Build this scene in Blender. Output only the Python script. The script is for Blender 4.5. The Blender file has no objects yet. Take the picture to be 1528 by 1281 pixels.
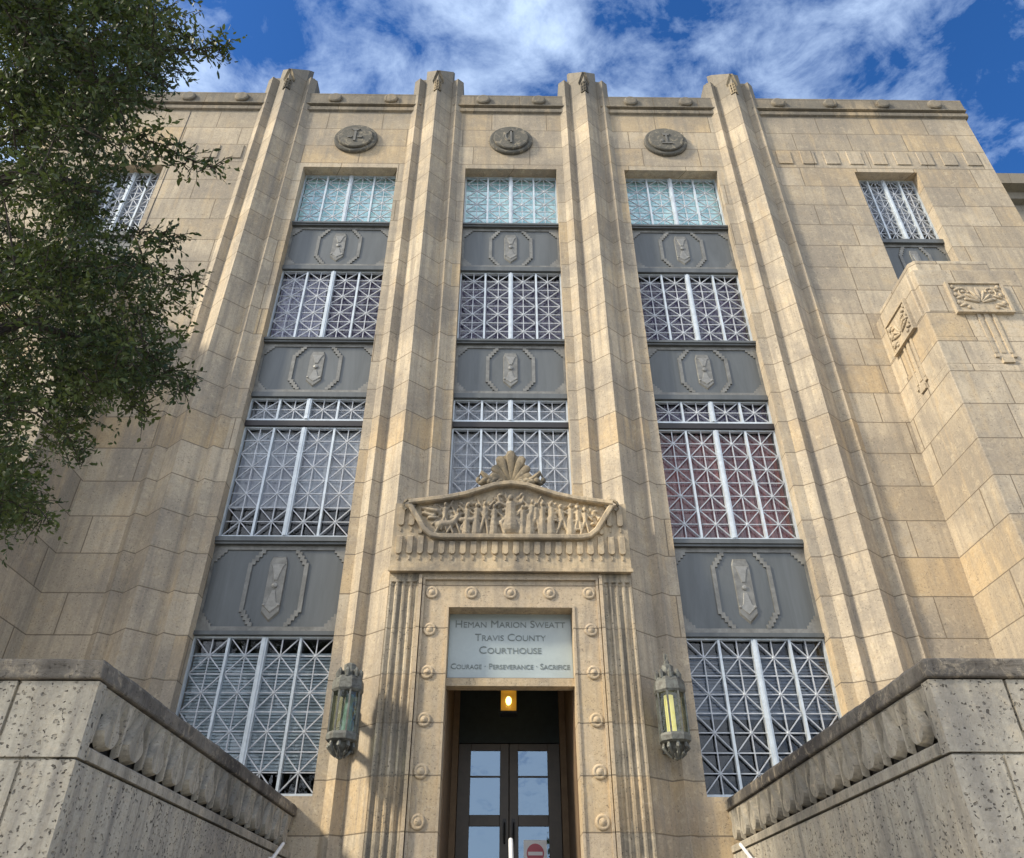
import bpy, math, random
import numpy as np
from mathutils import Vector
R = math.radians
random.seed(7)
SC = bpy.context.scene
COL = SC.collection
EYE = 1.6          # eye height above the ground; shapes below are written relative to the eye
# ------------------------------------------------------------------ camera
cam = bpy.data.cameras.new('camera'); cam.sensor_width = 36; cam.lens = 27.0
cam.clip_start = .05; cam.clip_end = 3000
co = bpy.data.objects.new('camera', cam); COL.objects.link(co)
co.location = (-.13, 0, EYE); co.rotation_euler = (R(90+34.75), 0, R(-.7))
SC.camera = co
# ------------------------------------------------------------------ sky + sun
SUN_EL, SUN_AZ = 35.0, 67.0     # elevation; azimuth to the left of straight out from the front
sx = -math.sin(R(SUN_AZ))*math.cos(R(SUN_EL)); sy = -math.cos(R(SUN_AZ))*math.cos(R(SUN_EL)); sz = math.sin(R(SUN_EL))
w = bpy.data.worlds.new('World'); SC.world = w; w.use_nodes = True
nt = w.node_tree; N = nt.nodes; L = nt.links
bg = N['Background']
sky = N.new('ShaderNodeTexSky'); sky.sky_type = 'NISHITA'; sky.sun_disc = False
sky.sun_elevation = R(SUN_EL); sky.sun_rotation = math.atan2(sx, sy)
sky.ozone_density = 4.0; sky.dust_density = .4; sky.air_density = 1.0; sky.altitude = 200
bg.inputs['Strength'].default_value = .15
tc = N.new('ShaderNodeTexCoord'); sp = N.new('ShaderNodeSeparateXYZ'); L.new(tc.outputs['Generated'], sp.inputs[0])
mx = N.new('ShaderNodeMath'); mx.operation = 'MAXIMUM'; mx.inputs[1].default_value = .06; L.new(sp.outputs['Z'], mx.inputs[0])
dv = N.new('ShaderNodeVectorMath'); dv.operation = 'DIVIDE'; cb = N.new('ShaderNodeCombineXYZ')
for k in range(3): L.new(mx.outputs[0], cb.inputs[k])
L.new(tc.outputs['Generated'], dv.inputs[0]); L.new(cb.outputs[0], dv.inputs[1])
mp = N.new('ShaderNodeMapping'); mp.inputs['Location'].default_value = (3.1, 1.7, 0); mp.inputs['Rotation'].default_value = (0, 0, R(35))
mp.inputs['Scale'].default_value = (1.0, 1.15, 0)
L.new(dv.outputs[0], mp.inputs[0])
n1 = N.new('ShaderNodeTexNoise'); n1.inputs['Scale'].default_value = 3.4; n1.inputs['Detail'].default_value = 9
n1.inputs['Roughness'].default_value = .62; n1.inputs['Distortion'].default_value = .25; L.new(mp.outputs[0], n1.inputs['Vector'])
n2 = N.new('ShaderNodeTexNoise'); n2.inputs['Scale'].default_value = 9; n2.inputs['Detail'].default_value = 8
n2.inputs['Roughness'].default_value = .65; n2.inputs['Distortion'].default_value = .4; L.new(mp.outputs[0], n2.inputs['Vector'])
ad = N.new('ShaderNodeMath'); ad.operation = 'MULTIPLY_ADD'; ad.inputs[1].default_value = .55
L.new(n2.outputs['Fac'], ad.inputs[0]); L.new(n1.outputs['Fac'], ad.inputs[2])
# clouds thicken to the left, thin out to the right; behind the viewer, unseen cloud added as fill
sb = N.new('ShaderNodeSeparateXYZ'); L.new(dv.outputs[0], sb.inputs[0])
b1 = N.new('ShaderNodeMath'); b1.operation = 'MULTIPLY_ADD'; b1.inputs[1].default_value = -.10; L.new(sb.outputs['X'], b1.inputs[0]); L.new(ad.outputs[0], b1.inputs[2])
b2 = N.new('ShaderNodeMath'); b2.operation = 'MULTIPLY_ADD'; b2.use_clamp = True; b2.inputs[1].default_value = -.30; b2.inputs[2].default_value = 0; L.new(sb.outputs['Y'], b2.inputs[0])
b3 = N.new('ShaderNodeMath'); b3.operation = 'MINIMUM'; b3.inputs[1].default_value = .30; L.new(b2.outputs[0], b3.inputs[0])
b4 = N.new('ShaderNodeMath'); b4.operation = 'ADD'; L.new(b1.outputs[0], b4.inputs[0]); L.new(b3.outputs[0], b4.inputs[1])
cr = N.new('ShaderNodeValToRGB'); cr.color_ramp.elements[0].position = .685; cr.color_ramp.elements[1].position = 1.18
cr.color_ramp.elements[1].color = (.8, .8, .8, 1)
L.new(b4.outputs[0], cr.inputs[0])
gm = N.new('ShaderNodeHueSaturation'); gm.inputs['Saturation'].default_value = 1.26; gm.inputs['Value'].default_value = .66; gm.inputs['Hue'].default_value = .509
L.new(sky.outputs[0], gm.inputs['Color'])
mc = N.new('ShaderNodeMixRGB'); cc = N.new('ShaderNodeMixRGB'); cc.inputs['Color1'].default_value = (2.9, 3.65, 4.8, 1); cc.inputs['Color2'].default_value = (6.9, 7.05, 7.25, 1)  # second cloud colour is brighter, added behind the viewer to light the facade
b5 = N.new('ShaderNodeMath'); b5.operation = 'MULTIPLY'; b5.inputs[1].default_value = 3.3; L.new(b3.outputs[0], b5.inputs[0]); L.new(b5.outputs[0], cc.inputs['Fac']); L.new(cc.outputs[0], mc.inputs['Color2'])
L.new(cr.outputs[0], mc.inputs['Fac']); L.new(gm.outputs[0], mc.inputs['Color1'])
L.new(mc.outputs[0], bg.inputs['Color'])
sun = bpy.data.lights.new('sun', 'SUN'); sun.energy = 3.0; sun.angle = R(8); sun.color = (1, .88, .67)
so = bpy.data.objects.new('sun', sun); COL.objects.link(so)
so.rotation_euler = Vector((sx, sy, sz)).to_track_quat('Z', 'Y').to_euler()
SC.view_settings.view_transform = 'Standard'; SC.view_settings.look = 'None'
SC.view_settings.gamma = 1; SC.view_settings.use_curve_mapping = False
SC.view_settings.exposure = .95
SC.cycles.use_denoising = True
SC.cycles.max_bounces = 8; SC.cycles.transparent_max_bounces = 16
# ------------------------------------------------------------------ helpers
ORG = {}
def tag(o, label=None, cat=None, group=None, kind=None):
    if label: o['label'] = label
    if cat: o['category'] = cat
    if group: o['group'] = group
    if kind: o['kind'] = kind
    return o
def empty(name, loc, label=None, cat=None, group=None):
    o = bpy.data.objects.new(name, None); COL.objects.link(o)
    o.empty_display_size = .3; o.location = (loc[0], loc[1], loc[2]+EYE); ORG[o.name] = tuple(loc)
    return tag(o, label, cat, group)
class MB:
    def __init__(s): s.v = []; s.f = []
    def add(s, vs, fs):
        n = len(s.v); s.v += [tuple(p) for p in vs]; s.f += [tuple(i+n for i in f) for f in fs]; return s
    def quad(s, *p): return s.add(p, [tuple(range(len(p)))])
    def box(s, x0, x1, y0, y1, z0, z1):
        x0, x1 = sorted((x0, x1)); y0, y1 = sorted((y0, y1)); z0, z1 = sorted((z0, z1))
        return s.add([(x0,y0,z0),(x1,y0,z0),(x1,y1,z0),(x0,y1,z0),(x0,y0,z1),(x1,y0,z1),(x1,y1,z1),(x0,y1,z1)],
                     [(0,3,2,1),(4,5,6,7),(0,1,5,4),(1,2,6,5),(2,3,7,6),(3,0,4,7)])
    def prism(s, poly, a0, a1, ax='y', f=lambda p, a: a, taper=0):
        n = len(poly)
        A = sum(poly[i][0]*poly[(i+1) % n][1]-poly[(i+1) % n][0]*poly[i][1] for i in range(n))
        if A < 0: poly = poly[::-1]
        cx = sum(p[0] for p in poly)/n; cy = sum(p[1] for p in poly)/n
        def P(p, a):
            return {'y': (p[0], a, p[1]), 'z': (p[0], p[1], a), 'x': (a, p[0], p[1])}[ax]
        q = [(cx+(p[0]-cx)*(1-taper), cy+(p[1]-cy)*(1-taper)) for p in poly]
        vs = [P(p, a0) for p in q]+[P(p, a1) for p in poly]
        fs = [tuple(range(n)), tuple(range(2*n-1, n-1, -1))]+[(i, n+i, n+(i+1) % n, (i+1) % n) for i in range(n)]
        if ax != 'y': fs = [t[::-1] for t in fs]
        return s.add(vs, fs)
    def ell(s, c, r, n=10, m=7, rot=0):
        vs = []; cr_, sr_ = math.cos(rot), math.sin(rot)
        for j in range(1, m):
            t = math.pi*j/m
            for i in range(n):
                a = 2*math.pi*i/n
                x, y, z = r[0]*math.sin(t)*math.cos(a), r[1]*math.sin(t)*math.sin(a), r[2]*math.cos(t)
                vs.append((c[0]+x*cr_+z*sr_, c[1]+y, c[2]-x*sr_+z*cr_))
        vs += [(c[0]+r[2]*sr_, c[1], c[2]+r[2]*cr_), (c[0]-r[2]*sr_, c[1], c[2]-r[2]*cr_)]
        t_, b_ = len(vs)-2, len(vs)-1; fs = []
        for j in range(m-2):
            for i in range(n): fs.append((j*n+i, (j+1)*n+i, (j+1)*n+(i+1) % n, j*n+(i+1) % n))
        for i in range(n): fs += [(t_, i, (i+1) % n), (b_, (m-2)*n+(i+1) % n, (m-2)*n+i)]
        return s.add(vs, fs)
    def tube(s, pts, r, n=6, sc=(1, 1, 1), cap=True):
        pts = [Vector(p) for p in pts]; rs = r if isinstance(r, (list, tuple)) else [r]*len(pts); vs = []; fs = []
        for k, p in enumerate(pts):
            d = (pts[min(k+1, len(pts)-1)]-pts[max(k-1, 0)]).normalized()
            up = Vector((0, 0, 1)) if abs(d.z) < .9 else Vector((1, 0, 0))
            a = d.cross(up).normalized(); b = d.cross(a)
            for i in range(n):
                t = 2*math.pi*i/n; o = (a*math.cos(t)+b*math.sin(t))*rs[k]
                vs.append((p.x+o.x*sc[0], p.y+o.y*sc[1], p.z+o.z*sc[2]))
        for k in range(len(pts)-1):
            for i in range(n): fs.append((k*n+i, k*n+(i+1) % n, (k+1)*n+(i+1) % n, (k+1)*n+i))
        if cap: fs += [tuple(range(n)), tuple(range((len(pts)-1)*n+n-1, (len(pts)-1)*n-1, -1))]
        return s.add(vs, fs)
    def lathe(s, prof, c, n=8, ph=0, ax='z'):
        vs = []; fs = []
        for r, h in prof:
            for i in range(n):
                t = 2*math.pi*i/n+ph
                vs.append((c[0]+r*math.cos(t), c[1]+r*math.sin(t), c[2]+h) if ax == 'z' else (c[0]+r*math.cos(t), c[1]+h, c[2]+r*math.sin(t)))
        for k in range(len(prof)-1):
            for i in range(n):
                q = (k*n+i, k*n+(i+1) % n, (k+1)*n+(i+1) % n, (k+1)*n+i)
                fs.append(q if ax == 'z' else q[::-1])
        fs += [tuple(range(n))[::-1], tuple(range((len(prof)-1)*n, len(prof)*n))]
        return s.add(vs, fs)
    def build(s, name, mat, parent=None, smooth=False, origin=None, mirror=False):
        base = ORG[parent.name] if parent else (0, 0, 0)
        og = origin or (base if parent else (0, 0, 0))
        me = bpy.data.meshes.new(name)
        me.from_pydata([(x-og[0], y-og[1], z-og[2]) for x, y, z in s.v], [], s.f)
        if smooth is True: me.shade_smooth()
        elif smooth:
            me.shade_smooth(); me.set_sharp_from_angle(angle=R(smooth))
        me.materials.append(mat)
        o = bpy.data.objects.new(name, me); COL.objects.link(o); ORG[o.name] = og
        if parent:
            o.parent = parent; o.location = (og[0]-base[0], og[1]-base[1], og[2]-base[2])
        else: o.location = (og[0], og[1], og[2]+EYE)
        return o
def copy(o, origin, parent):
    c = o.copy(); COL.objects.link(c); c.parent = parent; b = ORG[parent.name]
    c.location = (origin[0]-b[0], origin[1]-b[1], origin[2]-b[2]); ORG[c.name] = tuple(origin)
    for ch in list(o.children):
        q = ORG[ch.name]; s0 = ORG[o.name]
        copy(ch, (origin[0]+q[0]-s0[0], origin[1]+q[1]-s0[1], origin[2]+q[2]-s0[2]), c)
    return c
def bevel(o, wd=.012, seg=2):
    m = o.modifiers.new('bevel', 'BEVEL'); m.width = wd; m.segments = seg; m.limit_method = 'ANGLE'; m.angle_limit = R(35)
    m.harden_normals = False
    return o
TEXW = bpy.data.textures.new('wear', 'CLOUDS'); TEXW.noise_scale = .22; TEXW.noise_depth = 4
def worn(o, lv, st):   # chipped, slightly uneven edges
    bevel(o, .018); q = o.modifiers.new('sub', 'SUBSURF'); q.subdivision_type = 'SIMPLE'; q.levels = q.render_levels = lv
    d = o.modifiers.new('wear', 'DISPLACE'); d.texture = TEXW; d.texture_coords = 'GLOBAL'; d.strength = st; d.mid_level = .5
    return o
# ------------------------------------------------------------------ materials
def newmat(name):
    m = bpy.data.materials.new(name); m.use_nodes = True; t = m.node_tree
    return m, t.nodes, t.links, t.nodes['Principled BSDF']
def mathn(N, L, op, a, b=None, c=None, clamp=False):
    n = N.new('ShaderNodeMath'); n.operation = op; n.use_clamp = clamp
    for i, q in enumerate((a, b, c)):
        if q is None: continue
        if isinstance(q, (int, float)): n.inputs[i].default_value = q
        else: L.new(q, n.inputs[i])
    return n.outputs[0]
def mixc(N, L, fac, a, b, mode='MIX'):
    n = N.new('ShaderNodeMixRGB'); n.blend_type = mode
    for i, q in enumerate((fac, a, b)):
        if isinstance(q, (int, float)): n.inputs[i].default_value = q
        elif isinstance(q, tuple): n.inputs[i].default_value = (*q, 1)
        else: L.new(q, n.inputs[i])
    return n.outputs[0]
def ramp(N, L, src, p0, p1, c0=(0, 0, 0), c1=(1, 1, 1)):
    n = N.new('ShaderNodeValToRGB'); e = n.color_ramp.elements
    e[0].position = p0; e[1].position = p1; e[0].color = (*c0, 1); e[1].color = (*c1, 1); L.new(src, n.inputs[0]); return n.outputs[0]
def noise(N, L, vec, scale, detail=6, rough=.6, dist=0):
    n = N.new('ShaderNodeTexNoise'); n.inputs['Scale'].default_value = scale; n.inputs['Detail'].default_value = detail
    n.inputs['Roughness'].default_value = rough; n.inputs['Distortion'].default_value = dist; L.new(vec, n.inputs['Vector']); return n.outputs['Fac']
def stone(name, c_a=(.575, .49, .375), c_b=(.365, .312, .243), warm=(.56, .43, .27), grey=(.28, .25, .215), joints=1.0, bw=1.55, pits=.5,
          grime=.35, streak=.5, pitscale=22, top=True, rh=.77, dark=(.06, .055, .05), bump=.35):
    m, N, L, B = newmat(name)
    g = N.new('ShaderNodeNewGeometry'); pos = g.outputs['Position']
    s = N.new('ShaderNodeSeparateXYZ'); L.new(pos, s.inputs[0])
    u = mathn(N, L, 'MULTIPLY_ADD', s.outputs['Y'], .62, s.outputs['X'])
    v = mathn(N, L, 'SUBTRACT', s.outputs['Z'], .08)
    row = mathn(N, L, 'FLOOR', mathn(N, L, 'DIVIDE', v, rh))
    wn = N.new('ShaderNodeTexWhiteNoise'); wn.noise_dimensions = '1D'; L.new(row, wn.inputs['W'])
    u2 = mathn(N, L, 'MULTIPLY_ADD', wn.outputs['Value'], .9, u)
    cb = N.new('ShaderNodeCombineXYZ'); L.new(u2, cb.inputs[0]); L.new(v, cb.inputs[1])
    wob = N.new('ShaderNodeVectorMath'); wob.operation = 'MULTIPLY_ADD'
    nz = N.new('ShaderNodeTexNoise'); nz.inputs['Scale'].default_value = 1.2; L.new(pos, nz.inputs['Vector'])
    L.new(nz.outputs['Color'], wob.inputs[0]); wob.inputs[1].default_value = (.014, .014, 0); L.new(cb.outputs[0], wob.inputs[2])
    br = N.new('ShaderNodeTexBrick'); br.inputs['Scale'].default_value = 1; br.inputs['Brick Width'].default_value = bw
    br.inputs['Row Height'].default_value = rh; br.inputs['Mortar Size'].default_value = .015; br.inputs['Mortar Smooth'].default_value = .7
    br.inputs['Color1'].default_value = (0, 0, 0, 1); br.inputs['Color2'].default_value = (1, 1, 1, 1); br.inputs['Mortar'].default_value = (.5, .5, .5, 1)
    L.new(wob.outputs[0], br.inputs['Vector'])
    blk = br.outputs['Color']; jf = br.outputs['Fac']
    big = noise(N, L, pos, .55, 5, .6, .3); mid = noise(N, L, pos, 2.6, 8, .68, .6); fine = noise(N, L, pos, 26, 8, .75)
    c = mixc(N, L, blk, tuple(q*1.05 for q in c_a), tuple(q*.92 for q in c_b))
    bl2 = mathn(N, L, 'MULTIPLY', ramp(N, L, blk, .74, .86), .8 if joints else 0)
    c = mixc(N, L, bl2, c, warm)
    bl3 = mathn(N, L, 'MULTIPLY', mathn(N, L, 'SUBTRACT', 1, ramp(N, L, blk, .08, .2)), .35 if joints else 0)
    c = mixc(N, L, bl3, c, (.40, .36, .29))
    c = mixc(N, L, mathn(N, L, 'MULTIPLY', ramp(N, L, mid, .52, .68), .5), c, warm)
    c = mixc(N, L, mathn(N, L, 'MULTIPLY', ramp(N, L, big, .44, .60), grime*1.9, clamp=True), c, grey)
    c = mixc(N, L, mathn(N, L, 'MULTIPLY', ramp(N, L, noise(N, L, pos, 5, 8, .75, 1.2), .52, .66), .5), c, (.64, .55, .41))
    c = mixc(N, L, mathn(N, L, 'MULTIPLY', ramp(N, L, noise(N, L, pos, 9, 8, .8, .6), .54, .66), .5), c, grey)
    # vertical rain streaks
    mp = N.new('ShaderNodeMapping'); mp.inputs['Scale'].default_value = (7, 7, .35); L.new(pos, mp.inputs[0])
    st = noise(N, L, mp.outputs[0], 1, 5, .6)
    c = mixc(N, L, mathn(N, L, 'MULTIPLY', ramp(N, L, st, .46, .66), streak), c, grey)
    mp2 = N.new('ShaderNodeMapping'); mp2.inputs['Scale'].default_value = (3.2, 3.2, .5); mp2.inputs['Location'].default_value = (7, 3, 1); L.new(pos, mp2.inputs[0])
    st2 = noise(N, L, mp2.outputs[0], 1, 6, .65, .4)
    c = mixc(N, L, mathn(N, L, 'MULTIPLY', ramp(N, L, st2, .56, .68), .38), c, warm)
    c = mixc(N, L, mathn(N, L, 'MULTIPLY', mathn(N, L, 'SUBTRACT', 1, ramp(N, L, st2, .36, .44)), .40), c, grey)
    if top:   # dark biological growth along the parapet
        t = mathn(N, L, 'MULTIPLY_ADD', mid, 2.2, s.outputs['Z'])
        c = mixc(N, L, mathn(N, L, 'MULTIPLY', ramp(N, L, mathn(N, L, 'MULTIPLY', t, .04), .880, .950), .75), c, (.21, .195, .17))
    c = mixc(N, L, mathn(N, L, 'MULTIPLY', ramp(N, L, fine, .35, .65), 1), mixc(N, L, 1, c, (.80, .79, .77), 'MULTIPLY'), c)
    vo = N.new('ShaderNodeTexVoronoi'); vo.inputs['Scale'].default_value = pitscale; vo.inputs['Randomness'].default_value = 1
    wv = N.new('ShaderNodeMapping'); wv.inputs['Scale'].default_value = (1, 1, 1.5)
    wo = N.new('ShaderNodeVectorMath'); wo.operation = 'MULTIPLY_ADD'; wo.inputs[1].default_value = (.07, .07, .07)
    nz2 = N.new('ShaderNodeTexNoise'); nz2.inputs['Scale'].default_value = 14; L.new(pos, nz2.inputs['Vector'])
    L.new(nz2.outputs['Color'], wo.inputs[0]); L.new(pos, wo.inputs[2]); L.new(wo.outputs[0], wv.inputs[0]); L.new(wv.outputs[0], vo.inputs['Vector'])
    sel = ramp(N, L, noise(N, L, pos, 3.5, 4, .7), .42, .60)
    thr = mathn(N, L, 'MULTIPLY_ADD', noise(N, L, pos, 9, 3, .6), .5, 0)
    d = mathn(N, L, 'SUBTRACT', vo.outputs['Distance'], mathn(N, L, 'MULTIPLY', thr, 1.0))
    pit = mathn(N, L, 'MULTIPLY', mathn(N, L, 'SUBTRACT', 1, ramp(N, L, mathn(N, L, 'ADD', d, .5), .42, .50)), sel)
    p2 = ramp(N, L, noise(N, L, pos, pitscale*1.6, 2, .5, .5), .66, .71)
    pit = mathn(N, L, 'MAXIMUM', pit, p2)
    c = mixc(N, L, mathn(N, L, 'MULTIPLY', pit, pits), c, dark)
    if joints: c = mixc(N, L, mathn(N, L, 'MULTIPLY', jf, .82*joints), c, (.15, .12, .085))
    L.new(c, B.inputs['Base Color']); B.inputs['Roughness'].default_value = .92
    B.inputs['Specular IOR Level'].default_value = .2
    h = mathn(N, L, 'MULTIPLY', fine, .25)
    h = mathn(N, L, 'MULTIPLY_ADD', mid, .5, h)
    h = mathn(N, L, 'MULTIPLY_ADD', pit, -.9, h)
    if joints: h = mathn(N, L, 'MULTIPLY_ADD', jf, -.7*joints, h)
    bp = N.new('ShaderNodeBump'); bp.inputs['Strength'].default_value = bump; bp.inputs['Distance'].default_value = .03
    L.new(h, bp.inputs['Height']); L.new(bp.outputs[0], B.inputs['Normal'])
    return m
def simple(name, col, rough=.6, metal=0, var=.15, scale=8, bump=0, col2=None, spec=.5, run=0):
    m, N, L, B = newmat(name); g = N.new('ShaderNodeNewGeometry')
    pv = g.outputs['Position']
    if run:
        mp = N.new('ShaderNodeMapping'); mp.inputs['Scale'].default_value = (run, run, .12); L.new(pv, mp.inputs[0]); pv = mp.outputs[0]
    f = noise(N, L, pv, scale, 8, .7, .5)
    lo = col2 or tuple(q*(1-var*2) for q in col)
    c = mixc(N, L, ramp(N, L, f, .38, .64), lo, col)
    L.new(c, B.inputs['Base Color']); B.inputs['Roughness'].default_value = rough; B.inputs['Metallic'].default_value = metal
    B.inputs['Specular IOR Level'].default_value = spec
    if bump:
        bp = N.new('ShaderNodeBump'); bp.inputs['Strength'].default_value = bump; bp.inputs['Distance'].default_value = .02
        L.new(f, bp.inputs['Height']); L.new(bp.outputs[0], B.inputs['Normal'])
    return m
def glass(name, tint=(.8, .85, .9), refl=.10, wav=.02, scale=1.2, gc=(.95, .97, 1)):
    m, N, L, B = newmat(name); N.remove(B); out = N['Material Output']
    tr = N.new('ShaderNodeBsdfTransparent'); tr.inputs[0].default_value = (*tint, 1)
    gl = N.new('ShaderNodeBsdfGlossy'); gl.inputs['Roughness'].default_value = .015; gl.inputs[0].default_value = (*gc, 1)
    fr = N.new('ShaderNodeLayerWeight'); fr.inputs[0].default_value = .5
    f = mathn(N, L, 'ADD', mathn(N, L, 'MULTIPLY', mathn(N, L, 'POWER', fr.outputs['Facing'], 5), .9), .02+refl, clamp=True)
    g = N.new('ShaderNodeNewGeometry'); bp = N.new('ShaderNodeBump'); bp.inputs['Strength'].default_value = wav; bp.inputs['Distance'].default_value = .3
    L.new(noise(N, L, g.outputs['Position'], scale, 3, .5), bp.inputs['Height']); L.new(bp.outputs[0], gl.inputs['Normal'])
    mx = N.new('ShaderNodeMixShader'); L.new(f, mx.inputs[0]); L.new(tr.outputs[0], mx.inputs[1]); L.new(gl.outputs[0], mx.inputs[2])
    L.new(mx.outputs[0], out.inputs[0]); return m
def emis(name, col, st):
    m, N, L, B = newmat(name); B.inputs['Base Color'].default_value = (*col, 1)
    B.inputs['Emission Color'].default_value = (*col, 1); B.inputs['Emission Strength'].default_value = st; return m
M_WALL = stone('limestone_wall')
M_PIER = stone('limestone_pier', bw=40, grime=.34, streak=.75)
M_PORT = stone('limestone_portal', bw=40, grime=.25, streak=.40, top=False, c_a=(.56, .45, .32), c_b=(.50, .41, .29), pits=.55)
M_CARV = stone('limestone_carving', bw=40, joints=0, grime=.45, streak=.6, top=False, c_a=(.60, .48, .32), c_b=(.60, .48, .32), pits=.4, pitscale=30, grey=(.20, .18, .155), bump=.25)
M_DARKC = stone('lichened_limestone', joints=0, grime=.6, streak=.5, top=False, c_a=(.38, .31, .21), c_b=(.38, .31, .21), warm=(.42, .33, .21), grey=(.085, .08, .07), pits=.4, pitscale=30)
M_CHEEK = stone('grey_pitted_limestone', joints=0, top=False, c_a=(.50, .465, .39), c_b=(.50, .465, .39), warm=(.47, .41, .31), grey=(.27, .255, .23), grime=.4, streak=.9, pits=.85, pitscale=19, bump=1.0)
M_FRIEZE = stone('weathered_limestone_frieze', joints=0, top=False, c_a=(.44, .405, .34), c_b=(.44, .405, .34), warm=(.40, .35, .27), grey=(.19, .18, .16), grime=.5, streak=.7, pits=.5, pitscale=18)
M_CAP = stone('dark_lichened_coping', joints=0, top=False, c_a=(.20, .185, .165), c_b=(.20, .185, .165), warm=(.27, .235, .19), grey=(.075, .07, .068), grime=.65, streak=.5, pits=.6, pitscale=18, bump=.6)
M_GROUND = simple('black_recess_shade', (.06, .056, .05), .95, 0, .25, 9, .3)  # near-black base colour puts recess shade into the frieze hollows
M_PANEL = simple('dark_cast_metal', (.115, .126, .134), .5, .25, .16, 3, .04, col2=(.085, .094, .10), run=1.0)
M_BARDK = simple('dark_bar_metal', (.02, .018, .022), .5)
M_RELIEF = simple('cast_metal_relief', (.215, .215, .205), .5, .25, .2, 5, .05)
M_ALU = simple('pale_blue_grey_aluminium', (.56, .62, .68), .42, .25, .10, 6, .03)
M_ALU2 = simple('oxidised_aluminium_tracery', (.50, .53, .58), .5, .2, .14, 9, .03)
M_BRONZE = simple('verdigris_bronze', (.17, .18, .165), .6, .35, .25, 14, .25, col2=(.085, .082, .075))
M_DOOR = simple('dark_brown_door_paint', (.055, .042, .030), .45, 0, .15, 5, .03)
M_BLACK = simple('black_hardware', (.012, .012, .013), .35, .4)
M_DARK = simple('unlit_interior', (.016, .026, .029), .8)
M_RAIL = simple('white_painted_rail', (.78, .78, .77), .35, 0, .04)
M_GLASS = glass('window_glass', (.88, .90, .92), .01, .06)
M_GLASSR = glass('bright_window_glass', (.95, .98, .99), .06)
M_DGLASS = glass('door_glass', (.35, .40, .42), .20, .01, gc=(.50, .68, .90))
M_LGLASS = glass('greenish_lantern_glass', (.62, .68, .60), .05, .15, 9)
M_PAPER = simple('white_paper', (.75, .76, .78), .6, 0, .02)
M_RED = simple('faded_red_print', (.50, .12, .16), .6, 0, .05)
M_LETTER = simple('dark_teal_lettering', (.17, .205, .205), .5, 0, .1)
def blindmat(name, a, b, sc=1.0):
    return simple(name, a, .85, 0, .1, sc, 0, col2=b, spec=.1)
# ------------------------------------------------------------------ ground, steps
g = MB(); g.quad((-1500,-1500,-1.6),(1500,-1500,-1.6),(1500,1500,-1.6),(-1500,1500,-1.6))
tag(g.build('ground', simple('lawn_ground', (.085, .095, .045), .95, 0, .2, .6)), kind='structure')
g = MB(); g.box(-30, 30, -13, 13, -1.7, -1.596)  # unseen paving, widened and lightened to bounce light up the facade
tag(g.build('path', simple('pale_bounce_paving', (.50, .46, .39), .9, 0, .08, 1.5)), kind='structure')
g = MB(); g.box(-60, 60, -26, -14, -1.7, -1.592)
tag(g.build('road', simple('asphalt', (.055, .055, .055), .9, 0, .1, 2)), kind='structure')
g = MB()
for k in range(15):
    g.box(-3.26, 3.26, 13.1-.34*(k+1), 13.1-.34*k, -1.6, .95-.17*(k+1)+.0)
g.box(-1.04, 1.04, 13.1, 15.2, -1.6, .95)
tag(g.build('entrance_steps', simple('worn_step_stone', (.36, .33, .28), .9, 0, .1, 3)), kind='structure')
# ------------------------------------------------------------------ COURTHOUSE
CH = empty('courthouse', (0, 13, -1.6), 'tall tan limestone courthouse with four pointed stone piers and a carved portal', 'courthouse')
WIN = [(-5.57, -3.055), (-1.225, 1.225), (3.055, 5.57)]
SIDE = [(-11.0, -9.3), (9.3, 11.0)]
def wall_grid(mb, x0, x1, z0, z1, y, ops):
    xs = sorted({x0, x1}|{q for o in ops for q in o[:2]}); zs = sorted({z0, z1}|{q for o in ops for q in o[2:4]})
    for i in range(len(xs)-1):
        for j in range(len(zs)-1):
            cx, cz = (xs[i]+xs[i+1])/2, (zs[j]+zs[j+1])/2
            if any(o[0] < cx < o[1] and o[2] < cz < o[3] for o in ops): continue
            mb.quad((xs[i], y, zs[j]), (xs[i+1], y, zs[j]), (xs[i+1], y, zs[j+1]), (xs[i], y, zs[j+1]))
    for a, b, c, d, dep in ops:
        mb.quad((a, y, c), (a, y, d), (a, y+dep, d), (a, y+dep, c)); mb.quad((b, y, d), (b, y, c), (b, y+dep, c), (b, y+dep, d))
        mb.quad((a, y, d), (b, y, d), (b, y+dep, d), (a, y+dep, d)); mb.quad((b, y, c), (a, y, c), (a, y+dep, c), (b, y+dep, c))
ops = [(a, b, 2.1 if abs(a) > 2 else 6.3, 17.55, .62) for a, b in WIN]+[(a, b, 10.5, 17.57, .62) for a, b in SIDE]+[(-1.12, 1.12, .95, 5.04, .45)]
m = MB(); wall_grid(m, -13.16, 13.16, -1.6, 20.06, 13.0, ops)
for s in (-1, 1): m.quad((13.16*s, 13, -1.6), (13.16*s, 20, -1.6), (13.16*s, 20, 20.06), (13.16*s, 13, 20.06))
m.build('main_wall', M_WALL, CH)
m = MB(); m.box(-13.1, 13.1, 19.5, 19.9, -1.6, 20.0); m.box(-13.1, 13.1, 13.7, 19.5, 19.8, 20.0)
for k in (5.7, 9.9, 14.25): m.box(-13.1, 13.1, 13.72, 19.5, k, k+.12)
m.build('interior_lining', M_DARK, CH)
# expansion joint in the left wing
m = MB(); m.box(-9.165, -9.15, 12.993, 13.02, 14.0, 20.0); m.build('expansion_joint', M_BLACK, CH)
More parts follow.
